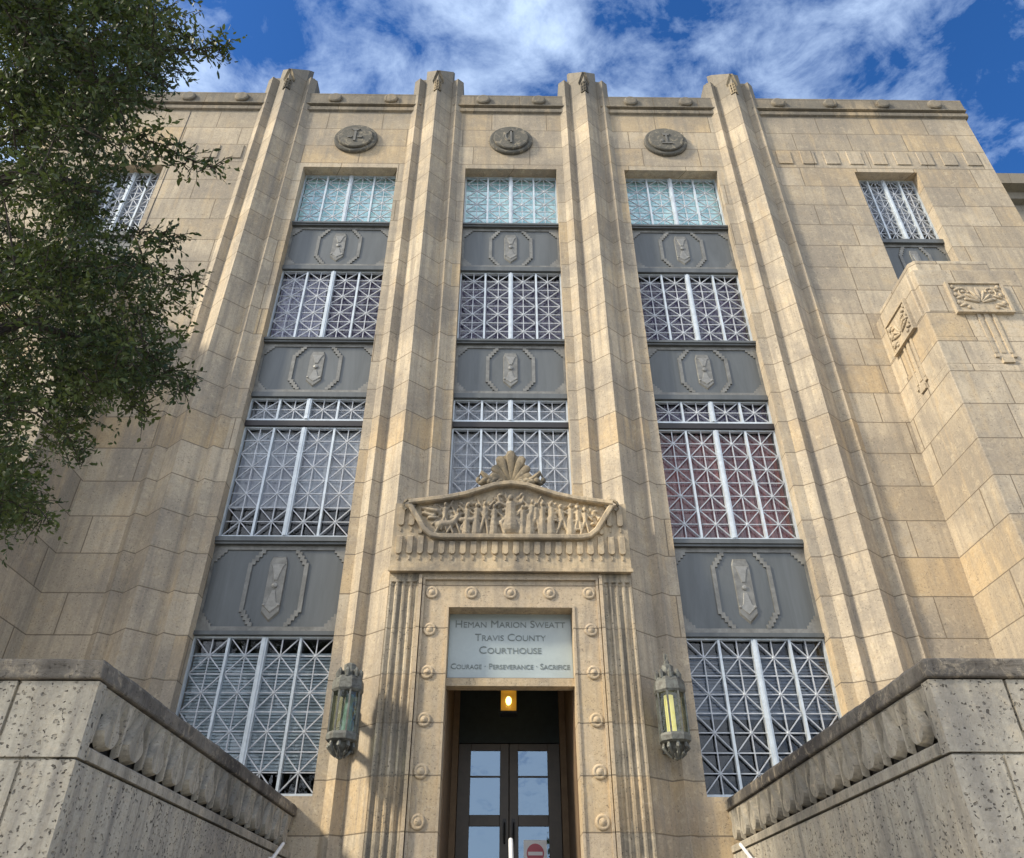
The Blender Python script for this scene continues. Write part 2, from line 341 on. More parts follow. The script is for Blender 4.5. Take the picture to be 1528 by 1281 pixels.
# parapet
def parapet(x0, x1):
    m = MB()
    m.prism([(13.0, 20.06), (12.94, 20.10), (12.94, 20.24), (13.0, 20.28), (13.4, 20.28), (13.4, 20.06)], x0, x1, 'x')
    m.prism([(12.99, 20.32), (12.90, 20.34), (12.90, 20.38), (12.93, 20.39), (12.93, 20.87), (12.96, 20.90), (13.5, 20.90), (13.5, 20.32)], x0, x1, 'x')
    m.box(x0+.01, x1-.01, 13.005, 13.45, 20.27, 20.33)
    return m
M_PARA = stone('darkened_parapet_limestone', bw=1.3, grime=.5, streak=.7, grey=(.13, .12, .105), c_a=(.30, .255, .195), c_b=(.24, .21, .17), top=True)
parts = []
m = MB()
edges = [-13.24, -7.26, -5.76, -2.88, -1.40, 1.40, 2.88, 5.76, 7.26, 13.24]
for a, b in ((-13.24, -7.0), (-6.0, -2.6), (-1.66, 1.66), (2.6, 6.0), (7.0, 13.24)):
    q = parapet(a, b); m.add(q.v, q.f)
for s in (-1, 1): m.box(s*12.9, s*13.22, 13.5, 20, 20.05, 20.9)
PAR = m.build('parapet', M_PARA, CH)
m = MB(); m.lathe([(.20, 0), (.205, -.03), (.19, -.065), (.15, -.085)], (0, 0, 0), 24, 0, 'y')
pos = [(x, 12.93, 20.60) for x in (-12.39, -10.86, -9.33, -7.80, -5.095, -3.485, -.805, .805, 3.485, 5.095, 7.80, 9.33, 10.86, 12.39)]
m.v = [(x+pos[0][0], y+pos[0][1], z+pos[0][2]) for x, y, z in m.v]
d0 = m.build('parapet_disc', M_PARA, PAR, 40, origin=pos[0])
for p in pos[1:]: copy(d0, p, PAR)
# piers
PX = [-6.505, -2.14, 2.14, 6.505]
prow = [(-.40, 13.0), (0, 12.66), (.40, 13.0), (.40, 13.35), (-.40, 13.35)]
for k, c in enumerate(PX):
    m = MB()
    b0 = -1.6
    for s in (-1, 1):   # fins
        P = [(c+s*.405, 13.001), (c+s*.56, 12.87), (c+s*.725, 12.998), (c+s*.725, 13.36), (c+s*.405, 13.36)]
        m.prism(P, b0, 21.62, 'z')
        m.box(c+s*.405, c+s*.60, 13.06, 13.36, 21.62, 21.85)
    # prow with a roof that rises towards the back
    n = len(prow); vs = [(c+x, y, b0) for x, y in prow]+[(c+x, y, 21.70+(y-12.66)*1.45) for x, y in prow]
    m.add(vs, [tuple(range(n))[::-1], tuple(range(n, 2*n))]+[(i, (i+1) % n, n+(i+1) % n, n+i) for i in range(n)])
    po = m.build('pier', M_PIER, CH)
    tag(po, ['pointed pier left of all tall windows', None, None, 'pointed pier right of all tall windows'][k])
    m = MB()   # small carved hood and lattice on the ridge
    for s in (-1, 1):
        def F(t, z, o):   # point on prow face: t metres across from the ridge, o proud
            return (c+s*t*.762-0*s+s*o*.648, 12.66+t*.648-o*.762, z)
        def bar(t0, t1, z0, z1, o=.03):
            a = [F(t0, z0, -.01), F(t1, z0, -.01), F(t1, z1, -.01), F(t0, z1, -.01), F(t0, z0, o), F(t1, z0, o), F(t1, z1, o), F(t0, z1, o)]
            m.add(a, [(4, 5, 6, 7) if s > 0 else (7, 6, 5, 4), (0, 1, 5, 4), (1, 2, 6, 5), (2, 3, 7, 6), (3, 0, 4, 7)])
        for t in (.015, .085): bar(t, t+.035, 20.72, 21.22)
        for z in (20.72, 20.86, 21.0, 21.14): bar(.0, .125, z, z+.045, .025)
        a = [F(0, 21.62, .07), F(.17, 21.24, .06), F(.17, 21.16, .0), F(0, 21.50, .0), F(.20, 21.28, .0), F(0, 21.68, 0)]
        m.add(a, [(0, 1, 2, 3), (0, 5, 4, 1), (1, 4, 2)])
    m.build('ridge_ornament', M_DARKC, po)
# dentils
m = MB(); m.box(-.195, .195, 12.972, 13.02, -.28, .28)
first = None
for s in (-1, 1):
    for k in range(9):
        x = s*(7.515+.6475*k-.0); p = (x, 0, 18.16)
        if first is None:
            m.v = [(a+x, b, z+18.16) for a, b, z in m.v]; first = m.build('dentil', M_WALL, CH, origin=p); bevel(first, .01)
        else: copy(first, p, CH)
# medallions with emblems
M_MED = stone('dark_stained_medallion', joints=0, top=False, c_a=(.15, .145, .13), c_b=(.15, .145, .13), warm=(.17, .16, .14), grey=(.10, .10, .095), pits=.2, grime=.4, streak=.2)
M_EMB = simple('grey_stone_emblem', (.17, .168, .16), .9)
for k, c in enumerate((-4.3, 0, 4.3)):
    m = MB(); m.lathe([(.60, .06), (.60, -.03), (.57, -.06), (.50, -.06), (.485, -.055), (.485, -.10), (.46, -.125), (.0, -.13)], (c, 12.97, 18.74), 48, 0, 'y')
    me_ = m.build('medallion', M_MED, CH, 35)
    tag(me_, ['dark medallion with a balance-like emblem', 'dark medallion with a bow-shaped emblem', 'dark medallion with an indistinct emblem'][k])
    m = MB(); y0, y1 = 12.815, 12.845
    if k == 0:
        m.box(c-.03, c+.03, y0, y1, 18.48, 18.94); m.prism([(c-.13, 19.0), (c+.13, 19.0), (c+.03, 18.92), (c-.03, 18.92)], y0, y1)
        for s in (-1, 1): m.prism([(c+s*.22, 18.68), (c+s*.06, 18.68), (c+s*.09, 18.62), (c+s*.18, 18.62)], y0, y1)
    elif k == 1:
        m.box(c-.025, c+.025, y0, y1, 18.47, 19.02)
        m.tube([(c-.03-.11*math.cos(R(t)), 12.835, 18.76+.19*math.sin(R(t))) for t in range(-80, 81, 20)], .022, 6)
        m.prism([(c-.06, 18.98), (c+.06, 18.98), (c, 19.06)], y0, y1)
    else:
        m.prism([(c-.12, 18.95), (c+.12, 18.95), (c+.07, 18.86), (c-.07, 18.86)], y0, y1); m.box(c-.025, c+.025, y0, y1, 18.55, 18.86)
        m.ell((c-.12, 12.84, 18.64), (.06, .03, .07)); m.box(c-.14, c+.14, y0, y1, 18.50, 18.545)
    m.build('emblem', M_EMB, me_)
# ---------------- windows
def tracery(x0, x1, z0, z1, rows, y=13.30, ncol=4, drop=0):
    """starred aluminium grille: ncol columns of square cells with eight-armed stars"""
    m = MB(); r = .0095; cw = (x1-x0)/ncol; chh = (z1-z0)/rows
    for i in range(ncol):
        xc = x0+cw*(i+.5); xa, xb = x0+cw*i+.03, x0+cw*(i+1)-.03
        m.box(xc-r, xc+r, y-.012, y+.012, z0, z1)
        nr = int(math.ceil(rows-.01))
        for j in range(nr):
            za = z0+chh*j; zb = za+chh; zt = min(zb, z1); zc = (za+zb)/2
            if zb <= z1+.001 and j < nr-1: m.box(xa-.01, xb+.01, y-.010, y+.010, zb-r, zb+r)
            if zc < z1: m.box(xa, xb, y-.014, y+.010, zc-r*.9, zc+r*.9)
            for s in (-1, 1):
                for q in (-1, 1):
                    if q > 0 and zc+.02 > z1: continue
                    ex, ez = (cw/2-.035), (chh/2-.02)
                    f = 1.0
                    if q > 0 and zc+ez > z1: f = (z1-zc)/ez
                    if f <= 0: continue
                    a = Vector((xc+s*.02, 0, zc+q*.02)); b = Vector((xc+s*ex*f, 0, zc+q*ez*f)); d = (b-a).normalized(); nrm = Vector((-d.z, 0, d.x))*r
                    P = [(a+nrm), (b+nrm), (b-nrm), (a-nrm)]
                    m.prism([(p.x, p.z) for p in P], y-.017, y+.007)
            if zc < z1: m.lathe([(.030, .006), (.030, -.016), (.02, -.024)], (xc, y, zc), 8, 0, 'y')
    return m
def win_frame(x0, x1, z0, z1, y=13.30, sill=True, sec=True):
    m = MB(); w_ = x1-x0; xc = (x0+x1)/2
    m.box(x0, x0+.03, y-.03, y+.05, z0, z1); m.box(x1-.03, x1, y-.03, y+.05, z0, z1)
    m.box(x0+.03, x1-.03, y-.028, y+.05, z1-.035, z1); m.box(x0+.03, x1-.03, y-.05, y+.05, z0, z0+.055)
    m.box(xc-.052, xc+.052, y-.06, y+.05, z0+.055, z1-.035)
    m.box(xc-.02, xc+.02, y-.075, y-.06, z0+.055, z1-.035)
    for s in (-1, 1):
        q = xc+s*w_/4; m.box(q-.022, q+.022, y-.045, y+.05, z0+.055, z1-.035)
    return m
ROWS = {'a': (15.57, 17.55, 3.5), 'b': (11.64, 13.86, 4), 't': (9.36, 9.97, 1), 'c': (6.63, 9.22, 4), 'd': (2.12, 4.72, 4)}
B_TEAL = blindmat('pale_teal_roller_shade', (.74, .99, .97), (.48, .72, .78), .9)
B_LILAC = blindmat('lilac_grey_curtain', (.50, .48, .57), (.34, .31, .42), 1.6)
B_PLUM = blindmat('dark_plum_curtain', (.19, .155, .24), (.09, .075, .13), 1.2)
B_GREY = blindmat('grey_curtain', (.50, .50, .53), (.36, .37, .40), 1.4)
B_WHITE = blindmat('grey_white_curtain', (.58, .60, .63), (.38, .38, .43), 1.2)
B_RED = blindmat('dull_red_curtain', (.40, .16, .15), (.20, .10, .12), 1.5)
B_SLAT = simple('blue_grey_blind_slats', (.58, .66, .69), .6, 0, .1, 1)
B_SLAT2 = simple('dark_blue_blind_slats', (.16, .19, .24), .6, 0, .1, 1)
names = ['left', 'middle', 'right']
def shade(x0, x1, z0, z1, y, mat, parent, name, folds=0):
    m = MB()
    if folds:
        n = 60; pr = []
        for i in range(n+1):
            x = x0+(x1-x0)*i/n; pr.append((x, y+.03*math.sin(i*folds*2*math.pi/n+.7*math.sin(i*.3))))
        for i in range(n): m.quad((pr[i][0], pr[i][1], z0), (pr[i+1][0], pr[i+1][1], z0), (pr[i+1][0], pr[i+1][1], z1), (pr[i][0], pr[i][1], z1))
    else: m.box(x0, x1, y, y+.01, z0, z1)
    return m.build(name, mat, parent)
def slats(x0, x1, z0, z1, y, mat, parent, gaps=()):
    m = MB(); n = int((z1-z0)/.055)
    for i in range(n):
        z = z0+.055*(i+.5)
        m.add([(x0, y-.012, z-.027), (x1, y-.012, z-.027), (x1, y+.012, z+.025), (x0, y+.012, z+.025)], [(0, 1, 2, 3)])
    m.box(x0, x1, y-.02, y+.02, z1, z1+.05)
    return m.build('venetian_blind', mat, parent)
for bi, (a, b) in enumerate(WIN):
    for rk in 'abtcd':
        if rk == 'd' and bi == 1: continue
        z0, z1, nr = ROWS[rk]
        if bi == 1 and rk == 'c': pass
        fr = win_frame(a, b, z0, z1).build('window', M_ALU, CH)
        tracery(a+.03, b-.03, z0+.055, z1-.03, nr*1.0).build('tracery', M_ALU2, fr)
        m = MB(); m.box(a+.01, b-.01, 13.36, 13.368, z0, z1); gp = m.build('pane', M_GLASSR if rk == 'a' else M_GLASS, fr)
        X0, X1 = a+.02, b-.02
        if rk == 'a': shade(X0, X1, z0+.02, z1, 13.43, B_TEAL, fr, 'roller_shade')
        if rk == 'b':
            if bi == 0:
                shade(X0, X0+1.1, z0, z1, 13.45, B_LILAC, fr, 'curtain', 9); shade(X0+1.1, X1, z0, z1, 13.47, B_PLUM, fr, 'curtain', 9)
            else: shade(X0, X1, z0, z1, 13.50, B_PLUM, fr, 'curtain', 14)
        if rk == 't': shade(X0, X1, z0, z1, 13.46, B_GREY if bi < 2 else B_PLUM, fr, 'curtain', 14)
        if rk == 'c':
            if bi == 0: shade(X0, X1, z0+.75, z1, 13.45, B_WHITE, fr, 'curtain', 5)
            elif bi == 1: shade(X0, X1, z0, z1, 13.46, B_GREY, fr, 'curtain', 14)
            else: shade(X0, X1, z0, z1, 13.47, B_RED, fr, 'curtain', 16)
        if rk == 'd':
            if bi == 0: slats(X0, X1, z0+.42, z1-.3, 13.46, B_SLAT, fr)
            else: slats(X0, X1, z0+1.25, z1-.3, 13.46, B_SLAT2, fr)
    # dark bars, sills and spandrel panels
    m = MB(); m.box(a, b, 13.22, 13.42, 9.225, 9.355); m.build('transom_bar', M_BARDK, CH)
    for q0, q1 in [(13.865, 13.995), (9.975, 10.095), (4.725, 4.795)]:
        m = MB(); m.box(a, b, 13.20, 13.42, q0, q1); m.build('window_head', M_PANEL, CH)
    for q0, q1 in [(15.43, 15.565), (11.50, 11.635), (6.47, 6.625)]:
        m = MB(); m.prism([(13.42, q0), (13.17, q0), (13.17, q0+.05), (13.14, q0+.05), (13.14, q1-.03), (13.17, q1-.03), (13.17, q1), (13.42, q1)], a, b, 'x'); m.build('window_sill', M_PANEL, CH)
def spandrel(a, b, z0, z1, par, name='spandrel_panel'):
    y = 13.26; c = (a+b)/2; h = z1-z0; w_ = b-a; sc = w_/2.5
    m = MB(); m.box(a, b, y, 13.5, z0, z1)
    P = m.build(name, M_PANEL, par)
    m = MB(); yf = y-.022; st = .075*min(1, h/1.5); n = 4; sx_ = .05*sc; xo = .28*sc; bw_ = .045
    m.box(a, b, yf, y, z1-.09, z1); m.box(a, b, yf, y, z0, z0+.085); zt0, zb0 = z1-.09, z0+.085
    for s in (-1, 1):
        e = b if s > 0 else a
        m.box(e, e-s*.05, yf, y, zb0, zt0)
        for k in range(n):
            m.box(e-s*(.05+sx_*k), e-s*(.05+sx_*(k+1)), yf, y, zt0-st*(n-k)*.8, zt0)
            m.box(e-s*(.05+sx_*k), e-s*(.05+sx_*(k+1)), yf, y, zb0, zb0+st*(n-k)*.8)
        out = []; inn = []     # continuous bracket outline: stairs out, straight shank, stairs in
        def stairs(x0_, o): 
            p = [(x0_, zt0)]
            for k in range(n): p += [(x0_+sx_*k, zt0-st*(k+1)+o), (x0_+sx_*(k+1), zt0-st*(k+1)+o)]
            for k in range(n-1, -1, -1): p += [(x0_+sx_*(k+1), zb0+st*(k+1)-o), (x0_+sx_*k, zb0+st*(k+1)-o)]
            return p+[(x0_, zb0)]
        P1 = stairs(xo, 0); P2 = stairs(xo+bw_+.03, .035)
        m.prism([(c+s*x_, z_) for x_, z_ in P1+P2[::-1]], yf-.004, y, taper=0)
    m.build('stepped_relief', M_RELIEF, P)
    m = MB(); hw = .165*sc; zt, zb = z1-.22, z0+.17
    m.prism([(c-hw*.75, zt), (c+hw*.75, zt), (c+hw, zt-.12), (c+hw, zb+.17), (c, zb), (c-hw, zb+.17), (c-hw, zt-.12)], y-.028, y, taper=.06)
    m.build('shield', M_RELIEF, P)
    m = MB(); zc = (zt+zb)/2+.03; hh = (zt-zb)/2
    yy = y-.040
    m.prism([(c-.15*sc, zc+hh*.72), (c+.15*sc, zc+hh*.72), (c+.10*sc, zc+hh*.60), (c+.035, zc+.10), (c-.035, zc+.10), (c-.10*sc, zc+hh*.60)], yy, y-.02, taper=.15)
    m.prism([(c-.035, zc-.06), (c+.035, zc-.06), (c+.09*sc, zc-hh*.48), (c+.16*sc, zc-hh*.58), (c, zc-hh*.82), (c-.16*sc, zc-hh*.58), (c-.09*sc, zc-hh*.48)], yy, y-.02, taper=.15)
    m.lathe([(.05, 0), (.05, -.02), (.02, -.03)], (c, y-.028, zc+.02), 10, 0, 'y')
    for s in (-1, 1): m.ell((c+s*.13*sc, yy+.01, zc-hh*.55), (.035, .02, .03), 8, 5)
    m.build('emblem', simple('worn_relief_metal', (.26, .26, .25), .45, .3), P)
    return P
for bi, (a, b) in enumerate(WIN):
    spandrel(a, b, 14.0, 15.425, CH); spandrel(a, b, 10.10, 11.495, CH)
    if bi != 1: spandrel(a, b, 4.80, 6.465, CH)
for a, b in SIDE:
    fr = win_frame(a, b, 15.12, 17.57).build('window', M_ALU, CH)
    tracery(a+.03, b-.03, 15.17, 17.54, 4.5).build('tracery', M_ALU2, fr)
    m = MB(); m.box(a+.01, b-.01, 13.36, 13.368, 15.12, 17.57); m.build('pane', M_GLASS, fr)
    shade(a+.02, b-.02, 15.7, 17.57, 13.45, B_WHITE, fr, 'curtain', 12)
    m = MB(); m.box(a, b, 13.17, 13.42, 14.98, 15.115); m.build('window_sill', M_PANEL, CH)
    m = MB(); m.box(a, b, 13.2, 13.42, 13.30, 13.42); m.build('window_head', M_PANEL, CH)
    spandrel(a, b, 13.42, 14.975, CH)
    fr = win_frame(a, b, 10.6, 13.29).build('window', M_ALU, CH)
    tracery(a+.03, b-.03, 10.66, 13.26, 4.5).build('tracery', M_ALU2, fr)
    m = MB(); m.box(a+.01, b-.01, 13.36, 13.368, 10.6, 13.29); m.build('pane', M_GLASS, fr)
M_PCARV = stone('carved_limestone_panel', bw=40, joints=0, top=False, c_a=(.50, .42, .31), c_b=(.50, .42, .31), pits=.7, pitscale=26)
# ---------------- pylons (projecting end masses)
for s in (-1, 1):
    m = MB(); X = lambda q: s*q
    body = [(8.42, 13.02), (8.42, 11.34), (8.36, 11.34), (8.36, 11.28), (10.76, 11.28), (10.76, 13.02)]
    m.prism([(X(8.35), 13.02), (X(8.35), 11.29), (X(10.77), 11.29), (X(10.77), 13.02)], -1.6, 9.44, 'z')
    m.prism([(X(8.365), 13.02), (X(8.365), 11.305), (X(10.755), 11.305), (X(10.755), 13.02)], 9.44, 10.14, 'z')
    m.prism([(X(8.38), 13.02), (X(8.38), 11.32), (X(10.74), 11.32), (X(10.74), 13.02)], 10.14, 10.83, 'z')
    m.prism([(X(8.38), 13.02), (X(8.38), 11.46), (X(8.47), 11.46), (X(8.47), 11.32), (X(10.65), 11.32), (X(10.65), 11.46), (X(10.74), 11.46), (X(10.74), 13.02)], 10.83, 12.03, 'z')
    m.prism([(X(8.47), 13.02), (X(8.47), 11.46), (X(8.56), 11.40), (X(10.56), 11.40), (X(10.65), 11.46), (X(10.65), 13.02)], 12.03, 12.10, 'z')
    m.prism([(X(8.58), 13.02), (X(8.58), 11.55), (X(8.68), 11.44), (X(10.24), 11.44), (X(10.34), 11.55), (X(10.34), 13.02)], 12.10, 12.44, 'z')
    py = m.build('pylon', M_WALL, CH); bevel(py, .02)
    # carved ornament panels, front and inner side
    for face in (0, 1):
        m = MB(); c, hw, z0, z1 = (9.57, .585, 10.75, 11.60) if face == 0 else (12.19, .47, 10.75, 11.58)
        zc = (z0+z1)/2; yo = 0
        q = MB(); q.box(c-hw, c+hw, -.05, .03, z0, z1)
        for (k, t) in ((-1, 0), (1, 0)): pass
        q.box(c-hw, c+hw, -.085, -.05, z0, z0+.05); q.box(c-hw, c+hw, -.085, -.05, z1-.05, z1)
        q.box(c-hw, c-hw+.05, -.083, -.05, z0+.05, z1-.05); q.box(c+hw-.05, c+hw, -.083, -.05, z0+.05, z1-.05)
        for k in range(-3, 4):
            t = R(24*k); r_ = .19 if k else .24
            q.ell((c+math.sin(t)*r_, -.06, zc-.16+math.cos(t)*r_*1.15), (.035, .035, .17), 8, 6, t)
        for sg in (-1, 1):
            for zz in (zc+.22, zc, zc-.22):
                q.ell((c+sg*hw*.66, -.06, zz), (.10, .035, .035), 8, 5, .4*sg); q.ell((c+sg*hw*.80, -.06, zz+.07), (.045, .03, .05), 8, 5)
                q.ell((c+sg*hw*.5, -.06, zz-.06), (.05, .03, .04), 8, 5)
            q.tube([(c+sg*(.28-.10*math.cos(R(a_))), -.055, zc+.13+.12*math.sin(R(a_))) for a_ in range(0, 300, 30)], .024, 6)
        dk = q
        for (o0, wd) in ((-.15, .07), (0, .10), (.15, .07)): q.box(c+o0-wd/2, c+o0+wd/2, -.028, .02, 9.72, z0)
        for (o0) in (-.17, .17): q.box(c+o0-.04, c+o0+.04, -.05, .02, 9.60, 9.68)
        q.box(c-.11, c+.11, -.06, .02, 9.46, 9.58)
        if face == 0: q.v = [(s*x, 11.318+y, z) for x, y, z in q.v]
        else: q.v = [(s*(8.378+y), x, z) for x, y, z in q.v]
        if (s < 0) != (face == 1): q.f = [f[::-1] for f in q.f]
        q.build('carved_panel', M_PCARV, py)
# ---------------- rear block behind, seen past the right end
m = MB(); m.box(-24, 24, 20, 32, -1.6, 25.2)
RB = m.build('rear_block', M_WALL, CH)
m = MB(); m.prism([(20, 25.0), (19.75, 25.1), (19.70, 25.45), (19.35, 25.55), (19.3, 26.1), (32, 26.1), (32, 25.0)], -24.6, 24.6, 'x'); m.build('cornice', M_WALL, RB)
# ---------------- portal
m = MB()
YP = 12.60
wall_grid(m, -1.52, 1.52, .90, 5.50, YP, [(-1.06, 1.06, .90, 5.0, .42)])
m.box(-1.52, 1.52, YP+.1, 12.98, 5.02, 5.5)
for s in (-1, 1):
    m.box(s*1.125, s*1.52, YP+.002, 13.0, -1.6, 5.03)
    m.box(s*1.06, s*1.10, YP-.022, YP, .95, 4.998)          # inner edge moulding
    m.box(s*1.49, s*1.53, YP-.045, YP, .9, 5.50); m.box(s*1.545, s*1.60, YP-.07, 13.0, -1.6, 5.58)
m.box(-1.10, 1.10, YP-.022, YP, 5.0, 5.04); m.box(-1.53, 1.53, YP-.045, YP, 5.50, 5.54); m.box(-1.6, 1.6, YP-.03, YP, 5.54, 5.62)
PO = m.build('portal_surround', M_PORT, CH)
M_JAMB = simple('brown_jamb_stone', (.17, .115, .068), .8, 0, .12, 4, .1)
for s in (-1, 1): m = MB(); m.box(s*1.04, s*1.10, YP+.42, 14.85, .9, 5.06); m.build('porch_side', M_JAMB, CH)
# fluted strips
for s in (-1, 1):
    m = MB(); prof = []
    x0, x1 = 1.60, 2.12; nfl = 4; wd = (x1-x0-.03)/nfl
    prof.append((x0, YP-.01))
    for k in range(nfl):
        a_ = x0+.03+wd*k
        for j in range(7):
            t = j/6; prof.append((a_+(wd-.03)*t, YP-.01+.04*math.sin(math.pi*t)))
    prof.append((x1, YP-.01)); prof += [(x1, 13.0), (x0, 13.0)]
    m.prism([(s*x, y) for x, y in prof], -1.6, 5.47, 'z'); m.box(s*x0, s*x1, YP-.012, 13.0, 5.47, 5.62)
    m.build('fluted_strip', stone('stained_limestone_flutes', bw=40, joints=.6, grime=.3, streak=.7, top=False, c_a=(.52, .45, .34), c_b=(.46, .39, .30), grey=(.12, .115, .105), pits=.8, pitscale=16), PO)
# rosettes
m = MB(); m.lathe([(.115, .01), (.115, -.012), (.10, -.026), (.08, -.03), (.062, -.020), (.05, -.028), (.03, -.042), (0, -.047)], (-1.365, YP, 4.61), 20, 0, 'y')
r0 = m.build('rosette', M_PORT, PO, 50, origin=(-1.365, YP, 4.61))
for z in (4.61, 3.89, 3.14, 2.38, 1.69, .96):
    for s in (-1, 1):
        if not (z == 4.61 and s < 0): copy(r0, (s*1.365, YP, z), PO)
for x in (-1.365, -.68, 0, .68, 1.365): copy(r0, (x, YP, 5.27), PO)
# pediment block
top = [(-2.13, 6.98), (-1.88, 6.96), (-1.25, 7.05), (-.85, 7.14), (-.55, 7.25), (-.3, 7.34), (0, 7.38), (.3, 7.34), (.55, 7.25), (.85, 7.14), (1.25, 7.05), (1.88, 6.96), (2.13, 7.0)]
m = MB(); YB = 12.50
m.prism([(-2.13, 5.63)]+top+[(2.13, 5.63)], YB, 13.1)
PE = m.build('pediment', M_CARV, PO)
m = MB()   # mouldings: coping, side frame and floor of the relief field
def band(pts, wd, d0, d1):
    n = len(pts); off = []
    for i in range(n):
        a_ = Vector(pts[max(i-1, 0)]); b_ = Vector(pts[min(i+1, n-1)]); p_ = Vector(pts[i])
        t1 = (p_-a_).normalized() if i else (b_-p_).normalized(); t2 = (b_-p_).normalized() if i < n-1 else t1
        tt = (t1+t2).normalized(); nn = Vector((-tt.y, tt.x)); k = wd/2/max(.5, nn.dot(Vector((-t1.y, t1.x)))); off.append((p_+nn*k, p_-nn*k))
    vs = []
    for u_, l_ in off: vs += [(u_.x, YB-d0, u_.y), (u_.x, YB-d1*.8, u_.y), ((u_.x*.8+l_.x*.2), YB-d1, (u_.y*.8+l_.y*.2)), ((u_.x*.2+l_.x*.8), YB-d1, (u_.y*.2+l_.y*.8)), (l_.x, YB-d1*.8, l_.y), (l_.x, YB-d0, l_.y)]
    fs = [tuple(range(6)), tuple(range(6*n-1, 6*n-7, -1))]
    for i in range(n-1):
        for j in range(6): fs.append((i*6+j, (i+1)*6+j, (i+1)*6+(j+1) % 6, i*6+(j+1) % 6))
    m.add(vs, fs)
band(top[1:-1], .10, -.02, .13)
band([(-1.86, 6.92), (-1.56, 6.42), (-1.42, 6.30), (-1.26, 6.27), (0, 6.27), (1.26, 6.27), (1.42, 6.30), (1.56, 6.42), (1.86, 6.92)], .10, -.02, .11)
m.box(-2.15, 2.15, YB-.035, YB, 5.62, 5.68)
m.build('pediment_moulding', M_CARV, PE)
m = MB()   # hanging tongues
def tongue(x, zt, zb, wd=.115):
    P = [(x-wd/2, zt), (x-wd/2, zb+.05)]+[(x-wd/2*math.cos(R(t)), zb+.05-.05*math.sin(R(t))) for t in (30, 60, 90, 120, 150)]+[(x+wd/2, zb+.05), (x+wd/2, zt)]
    m.prism(P, YB-.042, YB, taper=.12)
    m.box(x-.012, x+.012, YB-.018, YB, zb-.10, zb-.025)
for k in range(22):
    x = -1.995+.19*k; tongue(x, 6.21 if abs(x) < 1.5 else 6.32, 5.94)
for s in (-1, 1):
    tongue(s*1.995, 6.92, 6.50); tongue(s*1.805, 6.82, 6.50); tongue(s*1.64, 6.44, 6.34, .09)
m.build('tongue_moulding', M_CARV, PE)
m = MB()   # figures in low relief
def cap(p, q, r0, r1=None):
    r1 = r1 or r0; n = max(2, int(math.hypot(q[0]-p[0], q[1]-p[1])/min(r0, r1)*2.0))
    for i in range(n+1):
        t = i/n; r_ = r0+(r1-r0)*t; r_ *= 1.22; m.ell((p[0]+(q[0]-p[0])*t, YB-.01, p[1]+(q[1]-p[1])*t), (r_, .05+.4*r_, r_), 8, 6)
def fig(x, h, z=6.33, lean=0, arms=(-.5, .6), stride=.05, robe=False):
    k = h/.62; hx = x+lean
    m.ell((hx, YB-.07, z+h-.04*k), (.036*k, .05, .045*k), 8, 6)
    cap((hx, z+h-.13*k), (x, z+h*.5), .055*k, .045*k)
    for s, a_ in zip((-1, 1), arms):
        e = (hx+s*.10*k, z+h-.13*k+a_*.12*k); cap((hx+s*.05*k, z+h-.13*k), e, .02*k); cap(e, (e[0]+s*.07*k*math.cos(a_), e[1]+a_*.10*k), .018*k)
    if robe: cap((x-.01, z+h*.5), (x-.01, z+.03), .055*k, .075*k)
    else:
        cap((x-.02*k, z+h*.5), (x-stride-.03, z+.02), .03*k, .02*k); cap((x+.02*k, z+h*.5), (x+stride, z+.02), .03*k, .02*k)
fig(-1.02, .50, lean=.06, arms=(.9, .2), stride=.11); fig(-.62, .62, arms=(.3, -.8), robe=True); fig(-.47, .66, arms=(.9, .7), stride=.06)
fig(.36, .70, lean=.04, arms=(.6, .9), robe=True); fig(.58, .66, arms=(-.7, .3), robe=True); fig(.95, .60, lean=-.04, arms=(.8, -.3), stride=.09)
fig(1.10, .62, arms=(-.2, .8), robe=True); fig(-.80, .60, arms=(.5, -.4), robe=True); fig(-.30, .60, arms=(.2, -.5), robe=True); fig(.22, .58, arms=(-.5, .4), robe=True); fig(.46, .64, arms=(.3, .2), stride=.07); fig(.74, .66, arms=(.8, -.2), robe=True); fig(1.23, .58, arms=(-.5, .5), stride=.05); fig(-1.20, .56, z=6.40, arms=(.4, .9), stride=.03); fig(1.36, .52, arms=(.8, -.6), stride=.06)
cap((0, 6.50), (0, 6.62), .14, .11); m.ell((0, YB-.09, 7.06), (.055, .06, .065)); cap((0, 6.95), (0, 6.68), .085, .10)   # seated centre figure
for s in (-1, 1):
    cap((s*.07, 6.66), (s*.17, 6.58), .05, .04); cap((s*.17, 6.58), (s*.11, 6.36), .04, .03); cap((s*.09, 6.92), (s*.20, 6.98), .03); cap((s*.20, 6.98), (s*.24, 7.12), .025)
cap((-1.30, 6.52), (-1.05, 6.56), .07, .055); cap((-1.05, 6.58), (-.95, 6.70), .04, .03); cap((-1.30, 6.50), (-1.36, 6.36), .025); cap((-1.1, 6.5), (-1.04, 6.36), .022)
cap((-1.62, 6.86), (-1.35, 6.80), .03, .045); cap((-1.60, 6.76), (-1.42, 6.70), .03); cap((-1.50, 6.66), (-1.36, 6.66), .025); cap((-.90, 6.62), (-.70, 6.62), .05)
for (xx, zz, rr) in ((.80, 6.52, .10), (1.20, 6.52, .09), (-.82, 6.46, .08)):
    for t in range(0, 360, 24): m.ell((xx+rr*math.cos(R(t)), YB-.03, zz+rr*math.sin(R(t))), (.022, .05, .022), 6, 4)
